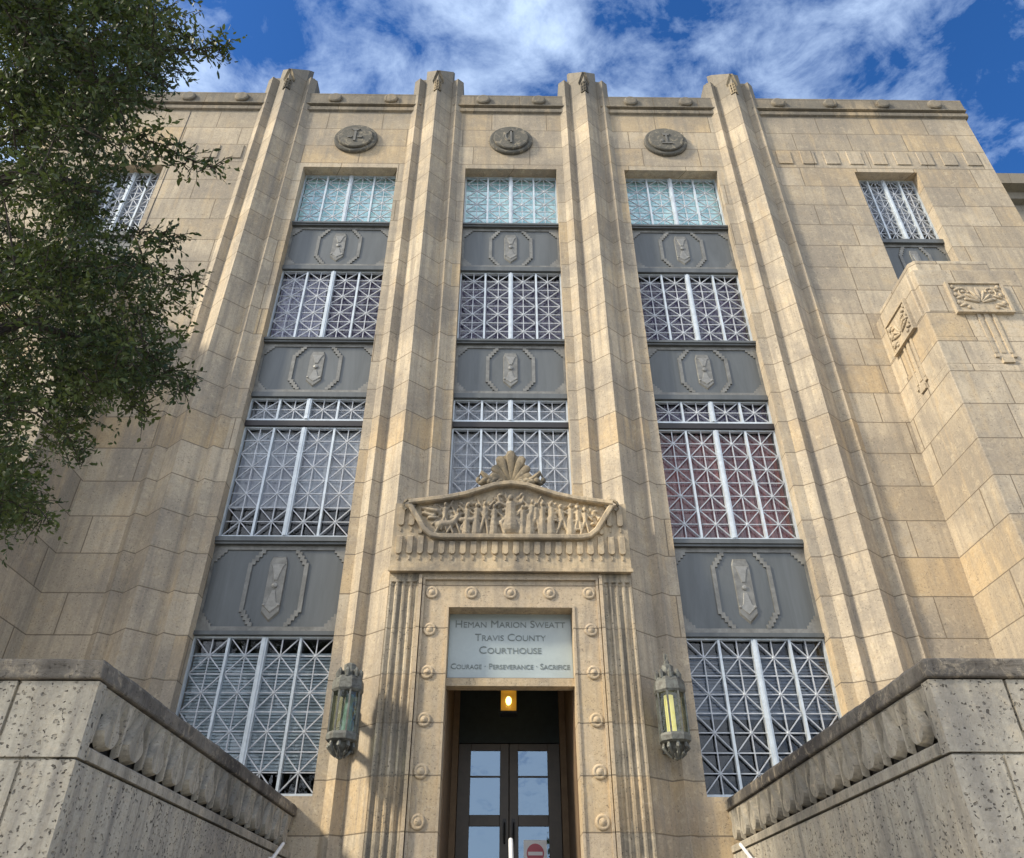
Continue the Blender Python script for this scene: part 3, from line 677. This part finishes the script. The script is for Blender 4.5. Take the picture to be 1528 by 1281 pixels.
for (xx, zz) in ((.78, 6.90), (.92, 6.92), (1.55, 6.80), (1.62, 6.66), (1.50, 6.55), (-.25, 6.95), (.20, 7.15), (-.2, 7.14), (1.24, 6.88), (-.78, 6.95)):
    m.ell((xx, YB-.03, zz), (.055, .055, .035), 8, 5, random.uniform(-1, 1))
cap((.28, 6.9), (.14, 6.78), .03)
m.box(-1.42, 1.42, YB-.03, YB+.02, 6.28, 6.345)
rq = random.Random(4)
for i in range(240):   # shallow background carving: foliage, drapery, distant heads
    x_ = rq.uniform(-1.6, 1.6); zt_ = 7.16-.17*abs(x_); z_ = rq.uniform(6.45 if abs(x_) < 1.4 else 6.7, zt_)
    m.ell((x_, YB+.004, z_), (rq.uniform(.02, .05), rq.uniform(.03, .065), rq.uniform(.03, .10)), 7, 5, rq.uniform(-1.2, 1.2))
ro = m.build('relief_carving', M_CARV, PE)
rm = ro.modifiers.new('remesh', 'REMESH'); rm.mode = 'VOXEL'; rm.voxel_size = .0125; rm.use_smooth_shade = True
# shell crest
mS = []; m = MB(); zb = 7.46
for k in range(-4, 5):
    t = R(20*k); l = .90/math.sqrt((math.sin(t)/.45)**2+(math.cos(t)/.86)**2); c_, s_ = math.cos(t), math.sin(t); rr = [.03, .045, .064, .085, .094, .08, .035]; q_ = [.04, .25, .45, .68, .84, .95, 1.0]
    m.tube([(s_*l*q, 12.66-.05*math.sin(q*2.6), zb+c_*l*q) for q in q_], [r_*(1-.03*abs(k)) for r_ in rr], 8, (1, .8, 1))
m.prism([(math.sin(R(t))*.82/math.sqrt((math.sin(R(t))/.45)**2+(math.cos(R(t))/.86)**2), zb+math.cos(R(t))*.82/math.sqrt((math.sin(R(t))/.45)**2+(math.cos(R(t))/.86)**2)) for t in range(-88, 89, 8)], 12.62, 12.80)
m.box(-.42, .42, 12.55, 12.8, 7.30, 7.47)
for k in range(-3, 4): m.ell((k*.115, 12.56, 7.47), (.06, .06, .05), 8, 6)
for s in (-1, 1):
    m.tube([(s*(.42+.10*math.cos(R(a_))*(1-a_/560)), 12.62, 7.47+.13*math.sin(R(a_))*(1-a_/560)) for a_ in range(0, 420, 30)], .035, 6)
    for t_ in range(4): m.ell((s*(.20+.10*t_), 12.58, 7.50+.03*(t_ % 2)), (.075, .06, .06), 8, 6, .5*s)
    mS.append([(s*1.84+s*.14*math.cos(R(a_))*(1-a_/600), 12.44, 6.93+.12*math.sin(R(a_))*(1-a_/600)) for a_ in range(-60, 330, 30)])
    m.tube([(s*.30, 12.6, 7.50), (s*.45, 12.6, 7.60), (s*.57, 12.6, 7.72), (s*.60, 12.6, 7.63)], [.06, .06, .05, .02], 6)
    m.ell((s*.54, 12.62, 7.50), (.09, .06, .06)); m.ell((s*.62, 12.62, 7.56), (.05, .05, .07)); m.ell((s*.5, 12.62, 7.36), (.14, .07, .05), rot=-.2*s)
m.build('shell_crest', M_DARKC, PE, 40)
for q in mS: m = MB(); m.tube(q, .028, 6); m.build('scroll', M_DARKC, PE, True)
# sign panel above the door
m = MB(); m.box(-1.055, 1.055, 12.90, 12.93, 3.87, 5.02)
SG = m.build('sign_panel', simple('frosted_blue_grey_glass', (.36, .42, .43), .22, 0, .06, 1.2, spec=.6), CH)
m = MB(); m.box(-1.06, 1.06, 12.80, 13.05, 3.73, 3.865); m.build('transom_bar', M_PORT, SG)
def lettering(body, zc, width, height, small=True):
    cu = bpy.data.curves.new('lettering', 'FONT'); cu.body = body; cu.align_x = 'CENTER'; cu.align_y = 'CENTER'; cu.extrude = .004; cu.size = 1
    cu.small_caps_scale = .78
    if small:
        up = True
        for i, ch in enumerate(body):
            cu.body_format[i].use_small_caps = not ch.isspace() and not (i == 0 or body[i-1] == ' ')
    t = bpy.data.objects.new('tmp', cu); COL.objects.link(t); bpy.context.view_layer.update()
    me = bpy.data.meshes.new_from_object(t.evaluated_get(bpy.context.evaluated_depsgraph_get()))
    xs = [v.co.x for v in me.vertices]; ys = [v.co.y for v in me.vertices]
    kx = width/(max(xs)-min(xs)); kz = height/(max(ys)-min(ys)); cx, cy = (max(xs)+min(xs))/2, (max(ys)+min(ys))/2
    mb = MB(); mb.add([((v.co.x-cx)*kx, 12.895-v.co.z*1.0, zc+(v.co.y-cy)*kz) for v in me.vertices], [tuple(p.vertices) for p in me.polygons])
    bpy.data.objects.remove(t); bpy.data.meshes.remove(me)
    mb.build('lettering', M_LETTER, SG)
lettering('Heman Marion Sweatt', 4.82, 1.90, .125); lettering('Travis County', 4.585, 1.22, .125)
lettering('Courthouse', 4.365, 1.06, .125); lettering('Courage \u00b7 Perseverance \u00b7 Sacrifice', 4.085, 2.0, .095)
# vestibule and doors
m = MB(); m.box(-1.10, 1.10, 13.06, 15.3, 5.05, 5.2)
m.build('porch_ceiling', M_DARK, CH)
m = MB(); m.box(-.93, .93, 14.97, 15.2, 3.32, 5.04); m.build('transom_panel', M_DARK, CH)
for s in (-1, 1):
    m = MB(); m.box(s*.93, s*1.038, 14.86, 15.2, .95, 5.04); m.build('door_jamb', M_JAMB, CH)
for s in (-1, 1):
    m = MB(); e0, e1 = s*.005, s*.925; y0, y1 = 14.98, 15.04
    xs = [s*.165, s*.70]
    m.box(e0, xs[0], y0, y1, .97, 3.31); m.box(xs[1], e1, y0, y1, .97, 3.31)
    for z0, z1 in ((3.19, 3.31), (1.945, 2.125), (.97, 1.10)): m.box(xs[0], xs[1], y0+.001, y1-.001, z0, z1)
    m.box(xs[0], xs[1], y0+.01, y1-.01, 2.735, 2.765)
    D = m.build('door', M_DOOR, CH, origin=(s*.925, 15.0, .97)); bevel(D, .006)
    for z0, z1 in ((2.765, 3.19), (2.125, 2.735), (1.10, 1.945)):
        m = MB(); m.box(xs[0], xs[1], 15.008, 15.014, z0, z1); m.build('pane', M_DGLASS, D)
    m = MB(); m.box(s*.05, s*.11, 14.955, 14.979, 1.80, 2.06)
    m.tube([(s*.08, 14.96, 2.0), (s*.08, 14.90, 1.98), (s*.08, 14.90, 1.70), (s*.08, 14.96, 1.68)], .014, 8)
    m.lathe([(.018, .0), (.018, -.015)], (s*.08, 14.957, 2.02), 10, 0, 'y')
    m.build('door_handle', M_BLACK, D)
# ------------------------------------------------------------------ notice on the door
N0 = empty('paper_notice', (.455, 15.0, 1.28), 'white paper notice with red circular no-entry symbol on right door pane', 'notice')
m = MB(); m.box(.255, .655, 15.0, 15.004, 1.28, 1.735); m.build('sheet', M_PAPER, N0)
m = MB(); m.lathe([(.15, 0), (.15, -.002), (.0, -.003)], (.455, 14.999, 1.53), 40, 0, 'y'); m.build('red_disc', M_RED, N0)
m = MB(); m.box(.33, .58, 14.993, 14.9955, 1.50, 1.555); m.build('white_bar', M_PAPER, N0)
# ------------------------------------------------------------------ lanterns
def lantern(x, tall, lit, label):
    y = 12.30; T = empty('wall_lantern', (x, y, 2.48), label, 'lantern', 'bronze lanterns flanking the portal')
    m = MB(); P8 = R(22.5)
    m.lathe([(.10, 1.25), (.20, 1.22), (.245, 1.16), (.255, 1.02), (.235, .98), (.0, .98)][::-1], (x, y, 2.48), 8, P8)
    m.lathe([(.0, .38), (.235, .38), (.25, .34), (.245, .27), (.20, .24), (.0, .24)][::-1], (x, y, 2.48), 8, P8)
    for i in range(8):
        t = P8+i*math.pi/4; px, py = x+.222*math.cos(t), y+.222*math.sin(t)
        m.box(px-.014, px+.014, py-.014, py+.014, 2.85, 3.47)
    m.build('body', M_BRONZE, T)
    m = MB()
    m.lathe([(.14, 1.2), (.145, 1.3), (.10, 1.34), (.10, 1.42), (.06, 1.45), (.0, 1.47)], (x, y, 2.48), 8, P8)
    for i in range(8):
        t = i*math.pi/4; px, py = x+.18*math.cos(t), y+.18*math.sin(t)
        m.lathe([(.035, 1.2), (.04, 1.30), (.025, 1.33), (.0, 1.36)], (px, py, 2.48), 6)
    if tall:
        m.lathe([(.05, 1.42), (.045, 1.50), (.02, 1.54), (.018, 1.62), (0, 1.64)], (x, y, 2.48), 6)
        for i in range(4):
            t = i*math.pi/2+.6; m.tube([(x+.03*math.cos(t), y+.03*math.sin(t), 4.0), (x+.045*math.cos(t), y+.045*math.sin(t), 4.12)], [.010, .004], 4)
    m.build('crown', M_BRONZE, T)
    m = MB()
    for i in range(8):
        t = i*math.pi/4; c_, s_ = math.cos(t), math.sin(t)
        m.tube([(x+c_*.17, y+s_*.17, 2.74), (x+c_*.19, y+s_*.19, 2.66), (x+c_*.13, y+s_*.13, 2.58), (x+c_*.07, y+s_*.07, 2.52)], [.025, .034, .026, .012], 6)
        m.ell((x+c_*.185, y+s_*.185, 2.67), (.032, .032, .045), 6, 5)
    m.lathe([(.0, .0), (.04, .02), (.07, .10), (.12, .16), (.15, .26)], (x, y, 2.48), 8)
    m.build('pendant', M_BRONZE, T)
    m = MB(); m.lathe([(.212, .37), (.212, 1.0)], (x, y, 2.48), 8, P8); m.f = m.f[:-2]; m.build('lantern_glass', M_LGLASS, T)
    m = MB()
    if lit: m.lathe([(.0, .40), (.075, .40), (.075, .96), (0, .96)], (x-.03, y, 2.48), 12); m.build('lamp_tube', emis('yellow_lamp', (1, .82, .30), .42), T)
    else:
        m.lathe([(.0, .40), (.085, .40), (.06, .96), (0, .96)], (x+.04, y+.02, 2.48), 12); m.build('lamp_tube', simple('pale_green_tube', (.26, .40, .37), .3), T)
    m = MB(); m.box(x-.05, x+.05, y+.2, 12.96, 3.2, 3.28); m.box(x-.05, x+.05, y+.2, 12.96, 2.75, 2.83); m.box(x-.09, x+.09, 12.86, 13.0, 2.7, 3.35); m.build('bracket', M_BRONZE, T)
lantern(-2.565, False, False, 'bronze wall lantern with unlit greenish glass left of the portal')
lantern(2.51, True, True, 'bronze wall lantern showing a yellow tube right of the portal')
T = empty('hanging_lamp', (-.02, 14.0, 3.6), 'square glass hanging lamp glowing orange above the entrance doors', 'lamp')
m = MB(); m.box(-.17, .13, 13.85, 14.15, 3.98, 4.02); m.box(-.17, .13, 13.85, 14.15, 3.58, 3.61)
for a_ in (-.17, .115):
    for b_ in (13.85, 14.135): m.box(a_, a_+.015, b_, b_+.015, 3.61, 3.98)
m.build('lamp_frame', M_BLACK, T)
m = MB(); m.tube([(-.02, 14, 4.02), (-.02, 14, 5.05)], .012); m.build('rod', M_BLACK, T)
m = MB(); m.box(-.155, .115, 13.865, 14.135, 3.615, 3.975); mm, N_, L_, B_ = newmat('amber_glass')
B_.inputs['Base Color'].default_value = (.50, .33, .08, 1); B_.inputs['Emission Color'].default_value = (1, .52, .06, 1); B_.inputs['Emission Strength'].default_value = .07
B_.inputs['Transmission Weight'].default_value = 0; B_.inputs['Roughness'].default_value = .2; B_.inputs['Alpha'].default_value = .55
m.build('amber_shade', mm, T)
m = MB(); m.ell((-.02, 14, 3.82), (.05, .05, .075), 12, 8); m.build('bulb', emis('warm_bulb', (1, .68, .16), 9), T)
# ------------------------------------------------------------------ stair walls
def stairwall(s, X0, Y0, ZT, label):
    T = empty('stair_wall', (s*(X0+1.4), Y0+3, -1.6), label, 'stair wall', 'stone walls flanking the steps')
    X1 = X0+3.2; Y1 = 13.0; rd = random.Random(3 if s < 0 else 5)
    z3, z2, z1 = ZT-.155, ZT-.62, ZT-.72
    m = MB()   # body below the string course, with a tight joint pattern cut as recesses
    m.box(s*(X0+.02), s*X1, Y0+.02, Y1, -1.6, z1-.012)
    b = m.build('body', M_CHEEK, T)
    m = MB(); bl = []
    xj = X0+.62; zj = z2+.30-.12
    # upper course on the front: big pitted corner block, then a stepped joint
    m.box(s*(X0+.0), s*(xj-.014), Y0, Y0+.13, z1, z3-.012); m.box(s*(xj+.014), s*X1, Y0, Y0+.13, z1+.16, z3-.012); m.box(s*(xj+.03), s*X1, Y0+.004, Y0+.13, z1, z1+.135)
    m.box(s*(X0+.19), s*X1, Y0+.035, Y1, z1-.01, z3-.008)
    m.build('upper_course', M_CHEEK, T)
    m = MB()   # lower ashlars
    zz = z1-.012
    xs = [X0+.0, X0+.40, X0+1.5, X1]; 
    for i in range(3): m.box(s*(xs[i]+(.012 if i else 0)), s*(xs[i+1]-.012), Y0-.0, Y0+.5, -1.6, zz-.012)
    ys = [Y0, Y0+1.3, Y0+2.55, Y0+3.9, Y0+5.4, Y1]
    for i in range(5): m.box(s*(X0+.0), s*(X0+.3), ys[i]+(.003 if i else .5), ys[i+1]-.005, -1.6, zz-.012)
    m.build('lower_course', M_CHEEK, T)
    m = MB()   # coping
    prof = [(X0-.02, z3), (X0-.02, ZT-.035), (X0+.0, ZT), (X1, ZT), (X1, z3)]
    yy = [Y0-.035, Y0+1.9, Y0+3.5, Y0+5.1, Y1]
    for i in range(4): m.prism([(s*p[0], p[1]) for p in prof], yy[i]+(.002 if i else 0), yy[i+1]-.004)
    cp = m.build('coping', M_CAP, T); worn(cp, 5, .022)
    # frieze of upright leaves along the inner side
    m = MB(); m.prism([(s*(X0-.014), z1+.002), (s*(X0-.014), z2-.02), (s*(X0+.01), z2), (s*(X0+.2), z2), (s*(X0+.2), z1+.002)], Y0+.132, Y1, 'y')
    zt_ = z3-.012
    m.build('string_course', M_FRIEZE, T); m = MB()
    zq = z2+(zt_-z2)*.62
    m.prism([(s*(X0+.020), zt_), (s*(X0+.055), zq), (s*(X0+.20), zq), (s*(X0+.20), zt_)], Y0+.132, Y1, 'y')
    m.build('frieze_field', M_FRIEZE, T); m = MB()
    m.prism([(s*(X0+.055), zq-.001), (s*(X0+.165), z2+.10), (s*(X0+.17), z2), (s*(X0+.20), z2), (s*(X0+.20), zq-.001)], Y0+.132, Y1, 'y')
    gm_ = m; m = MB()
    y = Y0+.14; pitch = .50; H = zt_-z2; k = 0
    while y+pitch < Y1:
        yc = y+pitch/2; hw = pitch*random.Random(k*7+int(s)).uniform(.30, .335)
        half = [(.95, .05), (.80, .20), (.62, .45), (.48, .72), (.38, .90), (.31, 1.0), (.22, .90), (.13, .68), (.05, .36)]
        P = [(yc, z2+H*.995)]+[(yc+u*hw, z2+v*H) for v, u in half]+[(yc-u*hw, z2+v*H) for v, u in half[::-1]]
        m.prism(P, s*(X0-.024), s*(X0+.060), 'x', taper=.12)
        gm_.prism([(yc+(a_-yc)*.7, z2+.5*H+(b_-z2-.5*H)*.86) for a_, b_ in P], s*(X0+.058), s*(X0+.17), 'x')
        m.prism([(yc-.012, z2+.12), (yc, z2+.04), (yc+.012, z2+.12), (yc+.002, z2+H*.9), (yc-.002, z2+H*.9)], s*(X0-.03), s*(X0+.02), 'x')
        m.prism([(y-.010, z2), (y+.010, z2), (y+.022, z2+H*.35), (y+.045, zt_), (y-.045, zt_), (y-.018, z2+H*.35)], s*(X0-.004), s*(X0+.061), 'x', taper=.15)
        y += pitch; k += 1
    gm_.build('frieze_ground', M_GROUND, T)  # recess shade painted as a near-black ground behind the leaves
    m.build('leaf_frieze', M_FRIEZE, T)
    if s > 0:
        m = MB(); m.tube([(s*(X0+.93+.125*math.cos(R(a_))), Y0+.0, ZT-.37+.15*math.sin(R(a_))) for a_ in range(0, 361, 15)], .014, 6); m.build('ring_carving', M_CHEEK, T)
stairwall(-1, 3.27, 6.08, 1.965, 'grey weathered stone stair wall left of the entrance, streaked and pitted')
stairwall(1, 3.33, 6.25, 2.055, 'grey-brown weathered stone stair wall right of the entrance with ring carving')
# handrails
def rail(x, label, mid=False):
    T = empty('handrail', (x, 12.1, 1.33-.9), label, 'handrail', 'white handrails on the steps')
    r = .032 if mid else .024; x2 = x
    p0 = (x, 12.12, 1.40 if mid else 1.35); p1 = (x, 7.6, p0[2]-(12.12-7.6)*.5)
    m = MB(); m.tube([p0, p1], r, 10); m.build('rail', M_RAIL, T)
    m = MB()
    if mid:
        for q in (0.03, .5, .97):
            y = p0[1]+(p1[1]-p0[1])*q; z = p0[2]+(p1[2]-p0[2])*q; m.tube([(x, y, z-1.05), (x, y, z)], .02, 8)
    else:
        s = -1 if x < 0 else 1
        for q in (0.06, .5, .94):
            y = p0[1]+(p1[1]-p0[1])*q; z = p0[2]+(p1[2]-p0[2])*q; m.tube([(x, y, z), (x, y, z-.06), (s*3.34, y, z-.06)], .010, 6)
    m.build('bracket' if not mid else 'post', M_RAIL, T)
rail(-3.17, 'white tubular handrail on the left stair wall'); rail(3.22, 'white tubular handrail on the right stair wall'); rail(.0, 'white handrail in the middle of the steps before the doors', True)
# ------------------------------------------------------------------ trees
f_, th, ps = 1146., R(34.75), R(.7)
fw = Vector((math.sin(ps)*math.cos(th), math.cos(ps)*math.cos(th), math.sin(th))); rt = Vector((math.cos(ps), -math.sin(ps), 0)); up = rt.cross(fw)
def pt(px, py, d): v = rt*((px-764)/f_)+up*((640.5-py)/f_)+fw; v = v*d; return Vector((v.x-.13, v.y, v.z))
def leafmat(name, a, b, c_):
    m, N, L, B = newmat(name); g = N.new('ShaderNodeNewGeometry')
    wn = N.new('ShaderNodeTexNoise'); wn.inputs['Scale'].default_value = 1.6; wn.inputs['Detail'].default_value = 4; L.new(g.outputs['Position'], wn.inputs['Vector'])
    col = mixc(N, L, g.outputs['Random Per Island'], a, b); col = mixc(N, L, ramp(N, L, wn.outputs['Fac'], .45, .66), col, c_)
    L.new(col, B.inputs['Base Color']); B.inputs['Roughness'].default_value = .5; B.inputs['Specular IOR Level'].default_value = .35
    tl = N.new('ShaderNodeBsdfTranslucent'); L.new(mixc(N, L, .5, col, (.12, .16, .02)), tl.inputs[0])
    mx = N.new('ShaderNodeMixShader'); mx.inputs[0].default_value = .22; L.new(B.outputs[0], mx.inputs[1]); L.new(tl.outputs[0], mx.inputs[2])
    L.new(mx.outputs[0], N['Material Output'].inputs[0]); return m
M_LEAF = leafmat('live_oak_leaves', (.018, .036, .017), (.040, .068, .022), (.078, .105, .028))
M_BARK = simple('oak_bark', (.05, .042, .035), .95, 0, .25, 20, .6)
def leaves_mesh(cent, dirs, size, rng):
    n = len(cent); d = dirs/np.linalg.norm(dirs, axis=1, keepdims=True)
    a = rng.normal(size=(n, 3)); a -= (a*d).sum(1, keepdims=True)*d; a /= np.linalg.norm(a, axis=1, keepdims=True); b = np.cross(d, a)
    l = size*rng.uniform(.55, 1.45, (n, 1)); w = l*.21
    P = np.stack([cent, cent+d*l*.35+a*w+b*w*.25, cent+d*l*.72+a*w*.8+b*w*.2, cent+d*l, cent+d*l*.72-a*w*.8+b*w*.2, cent+d*l*.35-a*w+b*w*.25], 1)
    V = P.reshape(-1, 3); base = np.arange(n)[:, None]*6
    F = np.concatenate([base+np.array([[0, 1, 2, 3]]), base+np.array([[0, 3, 4, 5]])], 0)
    return V, F
def crown(name, mat, V, F, parent):
    og = np.array(ORG[parent.name]); me = bpy.data.meshes.new(name)
    V = V-og; me.vertices.add(len(V)); me.vertices.foreach_set('co', V.astype(np.float32).ravel())
    me.loops.add(F.size); me.loops.foreach_set('vertex_index', F.astype(np.int32).ravel())
    me.polygons.add(len(F)); me.polygons.foreach_set('loop_start', (np.arange(len(F))*4).astype(np.int32))
    me.update(calc_edges=True); me.materials.append(mat)
    o = bpy.data.objects.new(name, me); COL.objects.link(o); o.parent = parent; ORG[o.name] = tuple(og); return o
rng = np.random.default_rng(11)
OAK = empty('live_oak_tree', (-7.6, 3.2, -1.6), 'dark green live oak with small leaves hanging over the left side', 'tree')
poly = [(-40, -60), (240, -60), (235, 30), (262, 62), (232, 95), (222, 128), (185, 150), (165, 175), (172, 205), (195, 222), (180, 245), (140, 258), (128, 300), (140, 335), (160, 352), (200, 385), (245, 412), (235, 440), (195, 470), (215, 505), (238, 545), (205, 580), (150, 585), (125, 615), (100, 645), (80, 655), (60, 615), (40, 590), (10, 620), (20, 690), (32, 740), (28, 770), (0, 790), (-40, 810)]
def inside(x, y):
    c = False; n = len(poly)
    for i in range(n):
        (x1, y1), (x2, y2) = poly[i], poly[i-1]
        if (y1 > y) != (y2 > y) and x < (x2-x1)*(y-y1)/(y2-y1)+x1: c = not c
    return c
holes = [(random.uniform(-20, 240), random.uniform(0, 800), random.uniform(12, 28)) for _ in range(30)]
cl = []
while len(cl) < 400:
    x, y = random.uniform(-40, 270), random.uniform(-60, 840)
    if inside(x, y) and all((x-hx)**2+((y-hy)*.8)**2 > hr*hr for hx, hy, hr in holes): cl.append((pt(x, y, random.uniform(6.2, 10.5)), 1.0))
def sprig(pts, d, n, r=.5):
    for i in range(n):
        t = i/(n-1)*(len(pts)-1); k = min(int(t), len(pts)-2); u = t-k
        cl.append((pt(pts[k][0]*(1-u)+pts[k+1][0]*u, pts[k][1]*(1-u)+pts[k+1][1]*u, d), r))
sprig([(215, 70), (270, 78), (312, 72), (332, 74)], 6.6, 12, .34); sprig([(230, 25), (262, 45), (290, 60)], 6.8, 7, .36); sprig([(205, 100), (240, 122)], 6.6, 4, .34)
sprig([(190, 205), (240, 215), (275, 235), (318, 252)], 6.5, 11, .34); sprig([(195, 345), (230, 358), (258, 352)], 7, 7, .36); sprig([(215, 400), (265, 415), (290, 412)], 7, 7, .36)
sprig([(215, 520), (250, 560), (282, 578)], 6.8, 8, .42); sprig([(190, 590), (222, 620)], 7, 4, .4); sprig([(40, 765), (72, 775)], 6.6, 4, .45); sprig([(100, 650), (120, 690)], 6.8, 4, .4); sprig([(200, 470), (235, 470)], 7, 4, .4)
# the rest of the crown, left of and above the frame
for i in range(150):
    a_ = random.uniform(0, 2*math.pi); r_ = math.sqrt(random.random()); 
    p = Vector((-8.9+3.8*r_*math.cos(a_), 3.6+4.2*r_*math.sin(a_), random.uniform(3.5, 10.5-2.5*r_)))
    q = p+Vector((.13, 0, 0)); z = q.dot(fw); px = 764+f_*q.dot(rt)/z if z > .3 else -999; py = 640.5-f_*q.dot(up)/z if z > .3 else 0
    if z > .3 and px > -30 and not inside(px, py): continue
    cl.append((p, 1.15))
lc, ld = [], []; tw = MB()
for c_, r_ in cl:
    nt_ = (19 if r_ < 1.1 else 13) if r_ > .9 else 7
    cdir = Vector((random.uniform(.1, 1), random.uniform(-.5, .5), random.uniform(-.5, .3))).normalized()
    for k in range(nt_):
        d = (Vector((random.gauss(0, 1), random.gauss(0, 1), random.gauss(0, .8)))+cdir*.6).normalized(); ln = random.uniform(.16, .40)*(.4+.6*r_)
        st = c_+Vector((random.gauss(0, .10), random.gauss(0, .10), random.gauss(0, .09)))*r_
        en = st+d*ln+Vector((0, 0, -.05*ln))
        if k % 2 == 0: tw.tube([st, (st+en)/2+Vector((0, 0, .02)), en], [.006, .004, .002], 3, cap=False)
        m_ = int(13*(.5+.5*r_)*ln/.28)
        for j in range(m_):
            t = (j+.5)/m_; p = st+(en-st)*t
            dd = d*.7+Vector((random.gauss(0, .7), random.gauss(0, .7), random.gauss(0, .7)))
            lc.append(p); ld.append(dd)
V, F = leaves_mesh(np.array([list(p) for p in lc]), np.array([list(p) for p in ld]), .052, rng)
crown('crown', M_LEAF, V, F, OAK)
# limbs: trunk, main boughs, and a branch to every group of clusters
m = MB(); base = Vector((-7.6, 3.2, -1.6)); fork = Vector((-7.3, 3.5, 1.6))
m.tube([base, base+Vector((.05, .05, .5)), base+Vector((.1, .1, 1.6)), fork], [.42, .33, .29, .27], 14)
m.build('trunk', M_BARK, OAK, True)
tips = [pt(120, 30, 8.5), pt(60, 180, 8), pt(150, 290, 8.5), pt(100, 420, 8.0), pt(160, 520, 7.6), pt(40, 600, 7.5), pt(0, 760, 7), Vector((-10, 5.5, 7.5)), Vector((-10.5, 1.5, 6.5)), Vector((-8, 1, 8.5)), Vector((-7, 6.5, 8))]
def bough(p, q, r0, r1, n=7):
    out = []
    for i in range(n+1):
        t = i/n; x = p.lerp(q, t)+Vector((0, 0, 1))*math.sin(t*math.pi)*.10*(q-p).length+Vector((random.uniform(-1, 1), random.uniform(-1, 1), random.uniform(-1, 1)))*.05*(q-p).length*(0 < i < n)
        out.append(x)
    tw.tube(out, [r0+(r1-r0)*i/n for i in range(n+1)], 7); return out
nodes = []
for t in tips: nodes += bough(fork, t, .15, .03)[3:]
for c_, r_ in sorted(cl, key=lambda t: (t[0]-fork).length):
    nn = min(nodes, key=lambda q: (q-c_).length); ln = (nn-c_).length
    bough(nn, c_, .006+.006*min(ln, 1.5), .004, 3); nodes.append(c_)
tw.build('branches', M_BARK, OAK)
# street trees across the road, behind the viewer: they show only as reflections in the glass
def street_tree(x, y, h, label, seed):
    rg = np.random.default_rng(seed); T = empty('street_tree', (x, y, -1.6), label, 'tree', 'trees across the road')
    m = MB(); m.tube([(x, y, -1.6), (x+.1, y, h*.25), (x, y+.1, h*.5)], [.3, .22, .12], 10)
    for k in range(7):
        a_ = k*.9; m.tube([(x, y, h*.3), (x+h*.15*math.cos(a_), y+h*.15*math.sin(a_), h*.5), (x+h*.28*math.cos(a_), y+h*.28*math.sin(a_), h*.65)], [.10, .06, .02], 6)
    m.build('trunk', M_BARK, T)
    n = 7000; k = 60; cc = rg.normal(size=(k, 3))*np.array([h*.17, h*.17, h*.15])+np.array([x, y, h*.62])
    C = cc[rg.integers(0, k, n)]+rg.normal(size=(n, 3))*h*.055; V, F = leaves_mesh(C, rg.normal(size=(n, 3)), .30, rg)
    crown('crown', M_LEAF2, V, F, T)
M_LEAF2 = leafmat('broad_green_leaves', (.055, .085, .025), (.09, .12, .035), (.12, .13, .04))
street_tree(-9, -24, 9, 'green broadleaf tree across the road, left of the path', 1); street_tree(7, -25, 8.5, 'green broadleaf tree across the road, right of the path', 3)
